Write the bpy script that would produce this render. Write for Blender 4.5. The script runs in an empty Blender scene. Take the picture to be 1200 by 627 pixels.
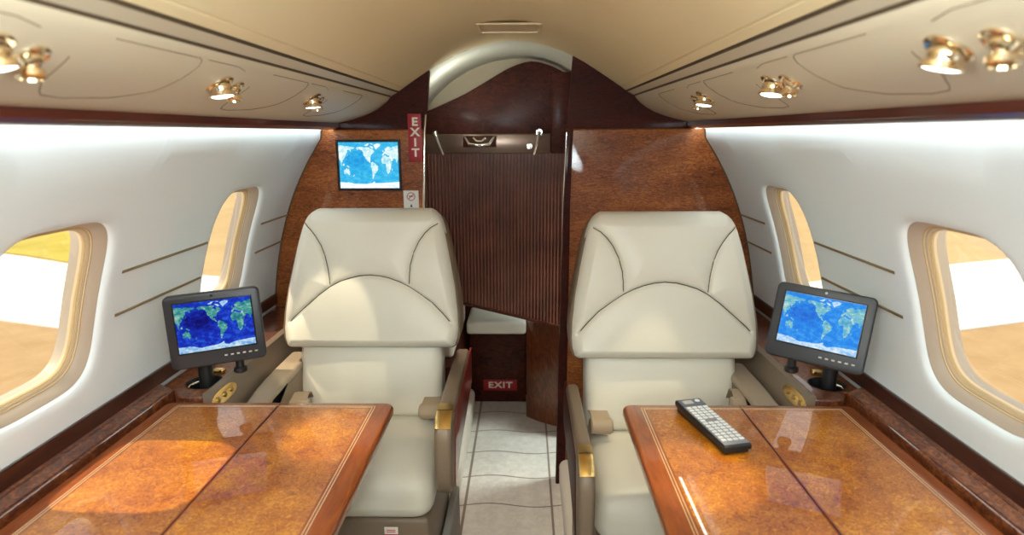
import bpy, bmesh, math, random
import numpy as np
from mathutils import Vector, Matrix, Euler, noise

random.seed(4)
H = 1.32                      # eye height above the cabin floor; "Z" values below are relative to the eye
COL = bpy.context.scene.collection
PI = math.pi
WL = {}                       # world origin of every object

# ------------------------------------------------------------------ materials
def new_mat(name):
    m = bpy.data.materials.new(name); m.use_nodes = True
    nt = m.node_tree
    for n in list(nt.nodes): nt.nodes.remove(n)
    out = nt.nodes.new('ShaderNodeOutputMaterial')
    return m, nt, out

def N(nt, t, **kw):
    n = nt.nodes.new(t)
    for k, v in kw.items():
        if k in n.inputs: n.inputs[k].default_value = v
        else: setattr(n, k, v)
    return n

def L(nt, a, ao, b, bi): nt.links.new(a.outputs[ao], b.inputs[bi])

def princ(name, col, rough=.5, metal=0., coat=0., coatr=.03, spec=.5, bump=None, var=None, sheen=0):
    """bump=(scale,strength,dist) var=(scale, colour2, detail)"""
    m, nt, out = new_mat(name)
    p = N(nt, 'ShaderNodeBsdfPrincipled')
    p.inputs['Base Color'].default_value = (*col, 1)
    p.inputs['Roughness'].default_value = rough
    p.inputs['Metallic'].default_value = metal
    p.inputs['Coat Weight'].default_value = coat
    p.inputs['Coat Roughness'].default_value = coatr
    p.inputs['Specular IOR Level'].default_value = spec
    p.inputs['Sheen Weight'].default_value = sheen
    L(nt, p, 0, out, 0)
    tc = N(nt, 'ShaderNodeTexCoord')
    if var:
        n = N(nt, 'ShaderNodeTexNoise'); n.inputs['Scale'].default_value = var[0]
        n.inputs['Detail'].default_value = var[2] if len(var) > 2 else 4
        L(nt, tc, 'Object', n, 'Vector')
        r = N(nt, 'ShaderNodeValToRGB')
        r.color_ramp.elements[0].position = .35; r.color_ramp.elements[1].position = .65
        r.color_ramp.elements[0].color = (*col, 1); r.color_ramp.elements[1].color = (*var[1], 1)
        L(nt, n, 'Fac', r, 'Fac'); L(nt, r, 'Color', p, 'Base Color')
    if bump:
        n = N(nt, 'ShaderNodeTexNoise'); n.inputs['Scale'].default_value = bump[0]; n.inputs['Detail'].default_value = 3
        L(nt, tc, 'Object', n, 'Vector')
        b = N(nt, 'ShaderNodeBump'); b.inputs['Strength'].default_value = bump[1]; b.inputs['Distance'].default_value = bump[2]
        L(nt, n, 'Fac', b, 'Height'); L(nt, b, 'Normal', p, 'Normal')
    return m

def ramp(nt, stops):
    r = N(nt, 'ShaderNodeValToRGB')
    cr = r.color_ramp
    while len(cr.elements) < len(stops): cr.elements.new(.5)
    for e, (p, c) in zip(cr.elements, stops): e.position = p; e.color = (*c, 1)
    return r

def wood(name, stops, scale=(1, 1, 1), nscale=40, dist=1.5, coat=1., rough=.35, coatr=.03, figure=None, detail=6, spec=.5):
    """Lacquered veneer: warped noise figure under a clear coat."""
    m, nt, out = new_mat(name)
    p = N(nt, 'ShaderNodeBsdfPrincipled'); L(nt, p, 0, out, 0)
    p.inputs['Roughness'].default_value = rough
    p.inputs['Coat Weight'].default_value = coat
    p.inputs['Coat Roughness'].default_value = coatr
    p.inputs['Specular IOR Level'].default_value = spec; p.inputs['Coat IOR'].default_value = 1.43
    tc = N(nt, 'ShaderNodeTexCoord'); mp = N(nt, 'ShaderNodeMapping')
    mp.inputs['Scale'].default_value = scale
    L(nt, tc, 'Object', mp, 'Vector')
    n = N(nt, 'ShaderNodeTexNoise'); n.inputs['Scale'].default_value = nscale
    n.inputs['Detail'].default_value = detail; n.inputs['Distortion'].default_value = dist; n.inputs['Roughness'].default_value = .65
    L(nt, mp, 'Vector', n, 'Vector')
    big = N(nt, 'ShaderNodeTexNoise'); big.inputs['Scale'].default_value = nscale * .12; big.inputs['Detail'].default_value = 3
    L(nt, mp, 'Vector', big, 'Vector')
    mx = N(nt, 'ShaderNodeMath', operation='MULTIPLY_ADD'); mx.inputs[1].default_value = .35
    L(nt, big, 'Fac', mx, 0)
    s = N(nt, 'ShaderNodeMath', operation='MULTIPLY'); s.inputs[1].default_value = .68
    L(nt, n, 'Fac', s, 0); L(nt, s, 0, mx, 2)
    r = ramp(nt, stops); L(nt, mx, 0, r, 'Fac'); L(nt, r, 'Color', p, 'Base Color')
    if figure:
        b = N(nt, 'ShaderNodeBump'); b.inputs['Strength'].default_value = figure; b.inputs['Distance'].default_value = .002
        L(nt, n, 'Fac', b, 'Height'); L(nt, b, 'Normal', p, 'Normal')
    return m

def emis(name, col, s):
    m, nt, out = new_mat(name)
    e = N(nt, 'ShaderNodeEmission'); e.inputs[0].default_value = (*col, 1); e.inputs[1].default_value = s
    L(nt, e, 0, out, 0); return m

M = {}
M['wall'] = princ('wall_lining', (.83, .905, .945), .55, bump=(9, .06, .02))
M['reveal'] = princ('window_reveal', (.47, .385, .30), .5)
M['shade'] = princ('window_frame_cream', (.74, .58, .36), .4)
M['shade2'] = princ('window_frame_gold', (.55, .38, .18), .35)
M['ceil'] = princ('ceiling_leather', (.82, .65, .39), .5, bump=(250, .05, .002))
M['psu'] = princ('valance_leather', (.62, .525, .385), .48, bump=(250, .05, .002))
M['groove'] = princ('dark_groove', (.10, .06, .03), .7)
M['line'] = princ('panel_line', (.22, .14, .075), .6)
M['vest'] = princ('vestibule_lining', (.70, .68, .58), .6)
M['vestwall'] = princ('vestibule_tan', (.60, .48, .32), .6)
M['trimwood'] = wood('trim_mahogany', [(.3, (.05, .008, .005)), (.7, (.13, .025, .012))], (30, 1, 30), 6, 1)
M['bulk'] = wood('bulkhead_walnut', [(.36, (.075, .013, .003)), (.5, (.245, .062, .012)), (.66, (.50, .17, .036))], (5, 3, 19), 6, 2.6, coat=.45, rough=.5, coatr=.04, figure=.12, spec=.3)
M['header'] = wood('header_mahogany', [(.36, (.016, .003, .002)), (.64, (.075, .013, .008))], (6, 4, 16), 6, 1.8, coat=.12, rough=.55, coatr=.08, spec=.12)
M['dark'] = wood('dark_mahogany', [(.36, (.022, .004, .003)), (.64, (.10, .022, .011))], (5, 4, 9), 6, 1.5, coat=.12, rough=.55, coatr=.22, spec=.15)
M['cab'] = wood('curved_walnut', [(.36, (.05, .010, .005)), (.64, (.22, .065, .02))], (10, 4, 3), 5, 2, coat=.6, rough=.35, coatr=.1)
M['slat'] = princ('tambour_slat', (.17, .050, .026), .32, coat=.5, coatr=.15, var=(9, (.10, .026, .014), 3))
M['red'] = princ('red_lacquer', (.27, .018, .013), .35, coat=.5)
M['panelgrey'] = princ('satin_panel', (.20, .13, .095), .25, metal=.5)
M['burl'] = wood('table_burl', [(.37, (.15, .024, .001)), (.46, (.33, .080, .003)), (.55, (.47, .150, .004)), (.67, (.72, .31, .022))], (1, 1, 1), 95, 2.0, coat=1, coatr=.012, rough=.4)
M['border'] = wood('table_border', [(.36, (.17, .030, .003)), (.64, (.34, .080, .010))], (6, .8, 6), 12, .8, coat=1, coatr=.012, rough=.4)
M['inlay'] = princ('pale_inlay', (.80, .55, .28), .3, coat=1)
M['seam'] = princ('hinge_gap', (.03, .012, .008), .5)
M['ledge'] = wood('ledge_burl', [(.38, (.030, .006, .003)), (.5, (.12, .028, .009)), (.64, (.30, .095, .026))], (1, .6, 1), 60, 2.2, coat=1, coatr=.03, rough=.4)
M['ledgedark'] = wood('ledge_dark', [(.3, (.022, .006, .004)), (.7, (.075, .020, .011))], (10, .8, 10), 8, 1, coat=.6, coatr=.08)
M['leather'] = princ('cream_leather', (.73, .69, .595), .40, spec=.45, bump=(260, .10, .0015), var=(2.2, (.70, .655, .56), 2))
M['stitch'] = princ('seam_thread', (.075, .06, .04), .8)
M['taupe'] = princ('taupe_leather', (.205, .148, .102), .42, spec=.45, bump=(300, .08, .001))
M['taupe2'] = princ('taupe_panel', (.22, .165, .118), .5, bump=(300, .05, .001))
M['pad'] = princ('pale_taupe_leather', (.34, .265, .19), .4, spec=.45, bump=(300, .08, .001))
M['belt'] = princ('beige_webbing', (.38, .285, .195), .55, bump=(500, .15, .001))
M['plinth'] = princ('plinth_carpet', (.36, .34, .31), .95, bump=(900, .4, .002))
M['gold'] = princ('satin_brass', (.80, .56, .22), .24, metal=1.)
M['gold2'] = princ('dull_brass', (.50, .34, .14), .34, metal=1.)
M['chrome'] = princ('chrome', (.80, .76, .70), .10, metal=1.)
M['warmchrome'] = princ('warm_chrome', (.86, .72, .52), .12, metal=1.)
M['black'] = princ('black_plastic', (.012, .012, .013), .38)
M['charcoal'] = princ('charcoal_plastic', (.020, .020, .024), .38, bump=(700, .05, .0005))
M['bezel'] = princ('black_bezel', (.010, .010, .013), .22)
M['btn'] = princ('grey_button', (.50, .48, .44), .4)
M['remote'] = princ('grey_remote_face', (.23, .23, .25), .4)
M['white'] = princ('white_key', (.85, .85, .84), .45)
M['paper'] = princ('white_placard', (.80, .78, .74), .5)
M['ink'] = princ('black_ink', (.02, .02, .02), .6)
M['redink'] = princ('red_ink', (.55, .03, .03), .5)
M['signred'] = princ('exit_red', (.36, .012, .022), .45)
M['letter'] = princ('exit_letter', (.80, .70, .58), .5)
M['bronze'] = princ('bronze_strip', (.30, .22, .12), .35, metal=.6)
M['lens'] = emis('lamp_lens', (1, .96, .88), 6)
M['cove'] = emis('cove_light', (.88, 1.0, 1.0), 13)
M['diffuser'] = princ('lamp_diffuser', (.70, .54, .35), .5)

def carpet_mat():
    m, nt, out = new_mat('sculpted_carpet')
    p = N(nt, 'ShaderNodeBsdfPrincipled'); L(nt, p, 0, out, 0)
    p.inputs['Roughness'].default_value = .95; p.inputs['Specular IOR Level'].default_value = .1
    p.inputs['Sheen Weight'].default_value = .3
    tc = N(nt, 'ShaderNodeTexCoord'); sx = N(nt, 'ShaderNodeSeparateXYZ'); L(nt, tc, 'Object', sx, 0)
    def math_(op, a=None, b=None, va=None, vb=None):
        n = N(nt, 'ShaderNodeMath', operation=op)
        if a is not None: nt.links.new(a, n.inputs[0])
        if b is not None: nt.links.new(b, n.inputs[1])
        if va is not None: n.inputs[0].default_value = va
        if vb is not None: n.inputs[1].default_value = vb
        return n.outputs[0]
    X, Y = sx.outputs[0], sx.outputs[1]
    w = math_('MULTIPLY', math_('SINE', math_('MULTIPLY', X, vb=19.)), vb=.011)
    yy = math_('ADD', Y, w)
    fr = math_('FRACT', math_('DIVIDE', math_('ADD', yy, vb=-.025), vb=.192))
    l1 = math_('LESS_THAN', math_('ABSOLUTE', math_('ADD', fr, vb=-.5)), vb=.017)
    e1 = math_('LESS_THAN', math_('ABSOLUTE', math_('ADD', X, vb=.172)), vb=.005)
    e2 = math_('LESS_THAN', math_('ABSOLUTE', math_('ADD', X, vb=-.142)), vb=.004)
    ln = math_('MAXIMUM', l1, math_('MAXIMUM', e1, e2))
    n = N(nt, 'ShaderNodeTexNoise'); n.inputs['Scale'].default_value = 30; n.inputs['Detail'].default_value = 8; n.inputs['Roughness'].default_value = .8
    L(nt, tc, 'Object', n, 'Vector')
    r = ramp(nt, [(.3, (.48, .435, .38)), (.7, (.68, .625, .555))]); L(nt, n, 'Fac', r, 'Fac')
    mix = N(nt, 'ShaderNodeMix', data_type='RGBA')
    nt.links.new(ln, mix.inputs['Factor']); L(nt, r, 'Color', mix, 'A'); mix.inputs['B'].default_value = (.20, .15, .115, 1)
    L(nt, mix, 'Result', p, 'Base Color')
    fine = N(nt, 'ShaderNodeTexNoise'); fine.inputs['Scale'].default_value = 700; L(nt, tc, 'Object', fine, 'Vector')
    hgt = math_('SUBTRACT', math_('MULTIPLY', fine.outputs['Fac'], vb=.4), ln)
    b = N(nt, 'ShaderNodeBump'); b.inputs['Strength'].default_value = .6; b.inputs['Distance'].default_value = .004
    nt.links.new(hgt, b.inputs['Height']); L(nt, b, 'Normal', p, 'Normal')
    return m
M['carpet'] = carpet_mat()
M['ridge'] = princ('ridge_carpet', (.68, .60, .49), .95, spec=.1, bump=(800, .5, .002), sheen=.3)

def glass_mat():
    m, nt, out = new_mat('window_pane')
    t = N(nt, 'ShaderNodeBsdfTransparent'); t.inputs[0].default_value = (.96, .94, .90, 1)
    g = N(nt, 'ShaderNodeBsdfGlossy'); g.inputs['Roughness'].default_value = .02
    lw = N(nt, 'ShaderNodeLayerWeight'); pw = N(nt, 'ShaderNodeMath', operation='POWER'); pw.inputs[1].default_value = 5; L(nt, lw, 'Facing', pw, 0)
    f = N(nt, 'ShaderNodeMath', operation='MULTIPLY_ADD'); f.inputs[1].default_value = .8; f.inputs[2].default_value = .05; L(nt, pw, 0, f, 0)
    mx = N(nt, 'ShaderNodeMixShader'); L(nt, f, 0, mx, 0); L(nt, t, 0, mx, 1); L(nt, g, 0, mx, 2); L(nt, mx, 0, out, 0)
    return m
M['glass'] = glass_mat()

def ground_mat(name, c1, c2, sc):
    m, nt, out = new_mat(name)
    p = N(nt, 'ShaderNodeBsdfPrincipled'); p.inputs['Roughness'].default_value = .95; p.inputs['Specular IOR Level'].default_value = .1
    L(nt, p, 0, out, 0)
    tc = N(nt, 'ShaderNodeTexCoord'); n = N(nt, 'ShaderNodeTexNoise'); n.inputs['Scale'].default_value = sc; n.inputs['Detail'].default_value = 8
    n.inputs['Roughness'].default_value = .7
    L(nt, tc, 'Object', n, 'Vector'); r = ramp(nt, [(.3, c1), (.7, c2)]); L(nt, n, 'Fac', r, 'Fac'); L(nt, r, 'Color', p, 'Base Color')
    return m
M['tarmac'] = ground_mat('tan_apron', (.30, .20, .10), (.38, .265, .145), 2.5)
M['concrete'] = ground_mat('white_concrete', (.86, .84, .78), (.92, .90, .86), 1.)
M['field'] = ground_mat('dry_field', (.36, .255, .125), (.44, .33, .18), .8)
M['grass'] = ground_mat('yellow_grass', (.32, .26, .04), (.42, .35, .08), 1.5)

def map_mat(name, stops, strength, dark):
    """Sea colours of a lit map screen: noise plus a darker ocean basin."""
    m, nt, out = new_mat(name)
    tc = N(nt, 'ShaderNodeTexCoord'); uv = N(nt, 'ShaderNodeUVMap')
    n = N(nt, 'ShaderNodeTexNoise'); n.inputs['Scale'].default_value = 11; n.inputs['Detail'].default_value = 8; n.inputs['Roughness'].default_value = .75; n.inputs['Distortion'].default_value = .5
    L(nt, uv, 0, n, 'Vector')
    d = N(nt, 'ShaderNodeVectorMath', operation='DISTANCE'); d.inputs[1].default_value = (.31, .60, 0); L(nt, uv, 0, d, 0)
    mr = N(nt, 'ShaderNodeMapRange'); mr.inputs['From Min'].default_value = .0; mr.inputs['From Max'].default_value = .30
    mr.inputs['To Min'].default_value = -dark; mr.inputs['To Max'].default_value = 0
    L(nt, d, 'Value', mr, 'Value')
    a = N(nt, 'ShaderNodeMath', operation='ADD'); L(nt, n, 'Fac', a, 0); L(nt, mr, 0, a, 1)
    r = ramp(nt, stops); L(nt, a, 0, r, 'Fac')
    e = N(nt, 'ShaderNodeEmission'); e.inputs[1].default_value = strength; L(nt, r, 'Color', e, 0); L(nt, e, 0, out, 0)
    return m

# ------------------------------------------------------------------ object helpers
def shade(bm, ang=38):
    lim = math.radians(ang)
    for f in bm.faces: f.smooth = True
    for e in bm.edges:
        if len(e.link_faces) == 2: e.smooth = e.calc_face_angle(0) < lim
        else: e.smooth = False

def obj(name, bm, mats, parent=None, ang=38, recalc=True):
    if recalc: bmesh.ops.recalc_face_normals(bm, faces=bm.faces)
    o0 = WL.get(parent.name, Vector()) if parent else Vector()
    bmesh.ops.translate(bm, verts=bm.verts, vec=-o0)
    if ang: shade(bm, ang)
    me = bpy.data.meshes.new(name); bm.to_mesh(me); bm.free()
    for m in (mats if isinstance(mats, (list, tuple)) else [mats]): me.materials.append(M[m] if isinstance(m, str) else m)
    o = bpy.data.objects.new(name, me); COL.objects.link(o)
    if parent: o.parent = parent
    WL[o.name] = o0.copy()
    return o

def thing(name, loc, label, cat, group=None):
    o = bpy.data.objects.new(name, None); COL.objects.link(o); o.empty_display_size = .05
    o.location = loc; WL[o.name] = Vector(loc)
    o['label'] = label; o['category'] = cat
    if group: o['group'] = group
    return o

def tag(o, label, cat, group=None):
    o['label'] = label; o['category'] = cat
    if group: o['group'] = group
    return o

def struct(o, kind='structure'):
    o['kind'] = kind; return o

def box(bm, x0, x1, y0, y1, z0, z1, mat=0):
    v = [bm.verts.new((x, y, z)) for z in (z0, z1) for y in (y0, y1) for x in (x0, x1)]
    fs = [(0, 2, 3, 1), (4, 5, 7, 6), (0, 1, 5, 4), (2, 6, 7, 3), (0, 4, 6, 2), (1, 3, 7, 5)]
    for f in fs: bm.faces.new([v[i] for i in f]).material_index = mat
    return v

def bevelled(x0, x1, y0, y1, z0, z1, r=.003, seg=3):
    bm = bmesh.new(); box(bm, x0, x1, y0, y1, z0, z1)
    bmesh.ops.bevel(bm, geom=bm.edges[:], offset=r, segments=seg, profile=.5, affect='EDGES')
    return bm

def rbox(w, d, h, r, n=14, fn=None, M4=None):
    """soft box: rounded by radius r, each vertex then moved by fn(Vector)->Vector"""
    bm = bmesh.new()
    def axis(half):
        inner = half - r
        a = [-half, -half + r * .25, -half + r * .55, -inner]
        k = max(2, n)
        a += [-inner + 2 * inner * i / k for i in range(1, k)]
        a += [inner, half - r * .55, half - r * .25, half]
        return a
    hx, hy, hz = w / 2, d / 2, h / 2
    ax, ay, az = axis(hx), axis(hy), axis(hz)
    cache = {}
    def vert(p):
        key = tuple(round(c, 6) for c in p)
        if key in cache: return cache[key]
        q = Vector(p)
        c = Vector((max(-hx + r, min(hx - r, q.x)), max(-hy + r, min(hy - r, q.y)), max(-hz + r, min(hz - r, q.z))))
        dd = q - c
        if dd.length > 1e-9: q = c + dd.normalized() * r
        if fn: q = fn(q)
        if M4: q = M4 @ q
        v = bm.verts.new(q); cache[key] = v; return v
    def face(A, B, mk):
        for i in range(len(A) - 1):
            for j in range(len(B) - 1):
                vs = [vert(mk(A[i], B[j])), vert(mk(A[i + 1], B[j])), vert(mk(A[i + 1], B[j + 1])), vert(mk(A[i], B[j + 1]))]
                if len(set(vs)) == 4: bm.faces.new(vs)
    for s in (-1, 1):
        face(ax, ay, lambda a, b: (a, b, s * hz)); face(ax, az, lambda a, b: (a, s * hy, b)); face(ay, az, lambda a, b: (s * hx, a, b))
    return bm

def prism(pts, fn, t, bev=0, seg=3, mat=0):
    """2D outline -> solid; fn(u,v,w) maps to 3D, w in 0..t"""
    bm = bmesh.new()
    a = [bm.verts.new(fn(u, v, 0)) for u, v in pts]; b = [bm.verts.new(fn(u, v, t)) for u, v in pts]
    f0 = bm.faces.new(a); f1 = bm.faces.new(b[::-1])
    n = len(pts)
    for i in range(n): bm.faces.new((a[i], a[(i + 1) % n], b[(i + 1) % n], b[i]))
    bmesh.ops.recalc_face_normals(bm, faces=bm.faces)
    if bev:
        es = [e for e in bm.edges if (e in f0.edges or e in f1.edges)]
        bmesh.ops.bevel(bm, geom=es, offset=bev, segments=seg, profile=.5, affect='EDGES')
    return bm

def tube(bm, pts, r, n=8, closed=False, flat=1.0):
    pts = [Vector(p) for p in pts]; rings = []
    m = len(pts)
    for i, p in enumerate(pts):
        if closed: t = pts[(i + 1) % m] - pts[i - 1]
        else: t = pts[min(i + 1, m - 1)] - pts[max(i - 1, 0)]
        t.normalize()
        up = Vector((0, 0, 1)) if abs(t.z) < .9 else Vector((0, 1, 0))
        s = t.cross(up).normalized(); u = s.cross(t)
        rr = r[i] if isinstance(r, (list, tuple)) else r
        rings.append([bm.verts.new(p + s * math.cos(2 * PI * k / n) * rr + u * math.sin(2 * PI * k / n) * rr * flat) for k in range(n)])
    for i in range(m if closed else m - 1):
        A, B = rings[i], rings[(i + 1) % m]
        for k in range(n): bm.faces.new((A[k], A[(k + 1) % n], B[(k + 1) % n], B[k]))
    if not closed:
        bm.faces.new(rings[0][::-1]); bm.faces.new(rings[-1])
    return bm

def lathe(bm, prof, mat4=Matrix(), n=28, mi=0):
    """prof: (r,z) list turned about local z"""
    rings = []
    for r, z in prof:
        if r < 1e-6: rings.append([bm.verts.new(mat4 @ Vector((0, 0, z)))])
        else: rings.append([bm.verts.new(mat4 @ Vector((r * math.cos(2 * PI * k / n), r * math.sin(2 * PI * k / n), z))) for k in range(n)])
    for A, B in zip(rings, rings[1:]):
        for k in range(n):
            k2 = (k + 1) % n
            if len(A) == 1 and len(B) == 1: continue
            if len(A) == 1: f = bm.faces.new((A[0], B[k2], B[k]))
            elif len(B) == 1: f = bm.faces.new((A[k], A[k2], B[0]))
            else: f = bm.faces.new((A[k], A[k2], B[k2], B[k]))
            f.material_index = mi
    return bm

def align(loc, axis, roll=0):
    q = Vector(axis).to_track_quat('Z', 'Y')
    return Matrix.Translation(Vector(loc)) @ q.to_matrix().to_4x4() @ Matrix.Rotation(roll, 4, 'Z')

def text_bm(s, size, depth=.0006, bold=.0, stretch=1.0):
    cu = bpy.data.curves.new('t', 'FONT'); cu.body = s; cu.size = size; cu.extrude = depth; cu.offset = bold
    cu.space_character = 1.12; cu.align_x = 'CENTER'; cu.align_y = 'CENTER'
    o = bpy.data.objects.new('t', cu); COL.objects.link(o)
    dg = bpy.context.evaluated_depsgraph_get(); dg.update()
    me = bpy.data.meshes.new_from_object(o.evaluated_get(dg))
    bm = bmesh.new(); bm.from_mesh(me)
    bpy.data.objects.remove(o); bpy.data.curves.remove(cu); bpy.data.meshes.remove(me)
    bmesh.ops.scale(bm, vec=(stretch, 1, 1), verts=bm.verts)
    return bm

def xform(bm, m4):
    bmesh.ops.transform(bm, matrix=m4, verts=bm.verts); return bm

def boolean_cut(o, cutter_bm):
    me = bpy.data.meshes.new('c'); cutter_bm.to_mesh(me); cutter_bm.free()
    c = bpy.data.objects.new('c', me); COL.objects.link(c)
    if o.parent: c.location = WL[o.parent.name]; c.location = c.location
    md = o.modifiers.new('b', 'BOOLEAN'); md.operation = 'DIFFERENCE'; md.object = c; md.solver = 'EXACT'
    # the cutter is given in world space; the object sits at its parent's origin
    c.location = (0, 0, 0)
    bpy.context.view_layer.update()
    dg = bpy.context.evaluated_depsgraph_get(); dg.update()
    nm = bpy.data.meshes.new_from_object(o.evaluated_get(dg))
    o.modifiers.clear(); o.data = nm
    bpy.data.objects.remove(c); bpy.data.meshes.remove(me)
    b = bmesh.new(); b.from_mesh(nm); shade(b, 38); b.to_mesh(nm); b.free()

def W3(x, y, Z): return Vector((x, y, Z + H))

# ------------------------------------------------------------------ cabin shell
YB, YR = 2.205, -1.7                       # front bulkhead, rear end
CO = [-.4033235, -.88941538, -.75684017, .64297052]
def wx(Z):
    if Z < -.66: return .8733
    if Z > -.02: return .6577 - (Z + .02) * .12
    if Z > -.10:                       # the lining turns upright behind the lamp rail
        t = (Z + .10) / .08; a = ((CO[0] * Z + CO[1]) * Z + CO[2]) * Z + CO[3]
        return a + .0 * t
    return ((CO[0] * Z + CO[1]) * Z + CO[2]) * Z + CO[3]
def wn(Z):                                # outward normal (x,z) of the right wall
    d = (wx(Z + .01) - wx(Z - .01)) / .02
    v = Vector((1, -d)).normalized(); return v.x, v.y

WIN = [(1.06, .153, .170), (1.778, .140, .176), (.345, .153, .170), (-.37, .153, .170), (-1.085, .153, .170)]
WZ = -.332
def sellipse(t, a, b, n=4.2):
    c, s = math.cos(t), math.sin(t)
    return (math.copysign(abs(c) ** (2 / n), c) * a, math.copysign(abs(s) ** (2 / n), s) * b)

def wall_side(s, name):
    bm = bmesh.new()
    zt, zb = .034, -.60
    nz = 24
    zs = [zt + (zb - zt) * i / nz for i in range(nz + 1)]
    def pt(y, z, dep=0):
        nx, nn = wn(z)
        return Vector((s * (wx(z) + nx * dep), y, z + nn * dep + H))
    wins = sorted(WIN)
    edges = [YR]
    hw = .215
    for yc, a, b in wins: edges += [yc - hw, yc + hw]
    edges.append(YB + .03)
    for i in range(0, len(edges) - 1, 2):          # plain strips
        y0, y1 = edges[i], edges[i + 1]
        for j in range(nz):
            q = [pt(y0, zs[j]), pt(y1, zs[j]), pt(y1, zs[j + 1]), pt(y0, zs[j + 1])]
            bm.faces.new([bm.verts.new(v) for v in q])
    for yc, a, b in wins:                          # window patches with a rolled lip
        per = [(yc - hw + 2 * hw * k / 24, zt) for k in range(24)] + [(yc + hw, z) for z in zs[:-1]] + \
              [(yc + hw - 2 * hw * k / 24, zb) for k in range(24)] + [(yc - hw, z) for z in zs[:0:-1]]
        rings = [per]
        def ringpt(y, z, ins):
            ang = math.atan2((z - WZ) / b, (y - yc) / a)
            # match polar angle on the superellipse
            c, s_ = math.cos(ang), math.sin(ang)
            k = (abs(c) ** 4.2 + abs(s_) ** 4.2) ** (-1 / 4.2)
            return yc + c * k * (a - ins), WZ + s_ * k * (b - ins)
        R = [[pt(y, z) for y, z in per]]
        tgt = [ringpt(y, z, -.022) for y, z in per]
        for f in (.35, .7, 1):
            R.append([pt(y + (ty - y) * f, z + (tz - z) * f) for (y, z), (ty, tz) in zip(per, tgt)])
        for ins, dep in ((-.014, .0005), (-.008, .0018), (-.004, .0040), (-.001, .0075), (.0005, .012)):
            R.append([pt(*ringpt(y, z, ins), dep) for y, z in per])
        vr = [[bm.verts.new(p) for p in r] for r in R]
        m = len(per)
        for A, B in zip(vr, vr[1:]):
            for k in range(m): bm.faces.new((A[k], A[(k + 1) % m], B[(k + 1) % m], B[k]))
    # lower wall down to the floor
    q = [(YR, -.60), (YB + .03, -.60), (YB + .03, -1.40), (YR, -1.40)]
    bm.faces.new([bm.verts.new((s * (wx(-.60) if z > -1 else .88), y, z + H)) for y, z in q])
    bmesh.ops.remove_doubles(bm, verts=bm.verts, dist=1e-5)
    o = struct(obj(name, bm, 'wall', ang=50))
    return o
wall_side(-1, 'wall_left'); wall_side(1, 'wall_right')

def window(s, yc, a, b, k):
    def pt(y, z, dep):
        nx, nn = wn(z); return Vector((s * (wx(z) + nx * dep), y, z + nn * dep + H))
    bm = bmesh.new(); n = 72
    prof = [(-.003, .0115, 0), (.0022, .0125, 0), (.0085, .019, 0), (.015, .028, 0), (.0155, .0295, 2), (.0175, .030, 1), (.018, .032, 2), (.0200, .0325, 0), (.0205, .0345, 1), (.0230, .035, 2), (.0235, .0375, 1), (.0255, .038, 2), (.0265, .042, 1), (.027, .047, 0), (.025, .066, 0), (-.02, .066, 0), (-.02, .010, 0)]
    R = []
    for ins, dep, mi in prof:
        R.append([bm.verts.new(pt(yc + y, WZ + z, dep)) for y, z in (sellipse(2 * PI * i / n, a - ins, b - ins) for i in range(n))])
    for (A, B, p) in zip(R, R[1:], prof):
        for i in range(n): bm.faces.new((A[i], A[(i + 1) % n], B[(i + 1) % n], B[i])).material_index = p[2]
    fr = struct(obj('window_%d' % k, bm, ['reveal', 'shade', 'shade2'], ang=30))
    bm = bmesh.new()
    bm.faces.new([bm.verts.new(pt(yc + y, WZ + z, .0435)) for y, z in (sellipse(2 * PI * i / n, a - .0255, b - .0255) for i in range(n))])
    obj('pane', bm, 'glass', fr, ang=0)
k = 1
for yc, a, b in WIN:
    for s in (-1, 1): window(s, yc, a, b, k); k += 1

# bronze stringer strips beside the windows
kt = 1
def trim_obj(bm, mat):
    global kt
    o = struct(obj('trim_%d' % kt, bm, mat)); kt += 1; return o
for s in (-1, 1):
    for z in (-.281, -.375):
        for y0, y1 in ((1.258, 1.615), (1.962, 2.20)):
            bm = bmesh.new()
            tube(bm, [W3(s * (wx(z) - .0002), y0 + (y1 - y0) * i / 6, z) for i in range(7)], .0034, 8)
            trim_obj(bm, 'bronze')

# ceiling profile (right half), with the two shadow slots
CP = [(0, .300), (.04, .299), (.08, .293), (.115, .284), (.16, .270), (.203, .252), (.245, .229), (.287, .203), (.34, .169), (.366, .1515), (.3665, .1545), (.3695, .1535), (.370, .149), (.385, .139),
      (.385, .158), (.3905, .158), (.3905, .1345), (.411, .1235), (.411, .138), (.4155, .138), (.4155, .1195),
      (.424, .108), (.440, .094), (.460, .080), (.485, .067), (.515, .0555), (.55, .045), (.585, .037), (.612, .031), (.616, .034), (.66, .036), (.70, .05)]
bm = bmesh.new()
prof = [(-x, z) for x, z in CP[:0:-1]] + CP
ys = [YR, -.5, .5, 1.5, YB + .012]
g = [[bm.verts.new(W3(x, y, z)) for x, z in prof] for y in ys]
for A, B in zip(g, g[1:]):
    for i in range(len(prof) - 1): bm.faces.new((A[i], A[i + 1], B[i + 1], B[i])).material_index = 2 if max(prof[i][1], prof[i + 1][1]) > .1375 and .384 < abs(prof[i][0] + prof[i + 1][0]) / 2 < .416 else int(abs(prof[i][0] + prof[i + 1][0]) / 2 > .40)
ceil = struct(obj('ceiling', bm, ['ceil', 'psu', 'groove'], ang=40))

# mahogany rail under the valance and the lamp strip hidden behind it
for s in (-1, 1):
    pr = [(.595, .034), (.6105, .0315), (.6165, .027), (.6165, .015), (.612, .0115), (.602, .0135), (.595, .020)]
    bm = prism(pr, lambda u, v, w: W3(s * u, YR + w, v), YB - YR - .012, 0)
    trim_obj(bm, 'trimwood')
    bm = bmesh.new()
    box(bm, s * .6185, s * .632, YR + .02, YB - .024, .026 + H, .030 + H)
    trim_obj(bm, 'cove')

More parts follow.
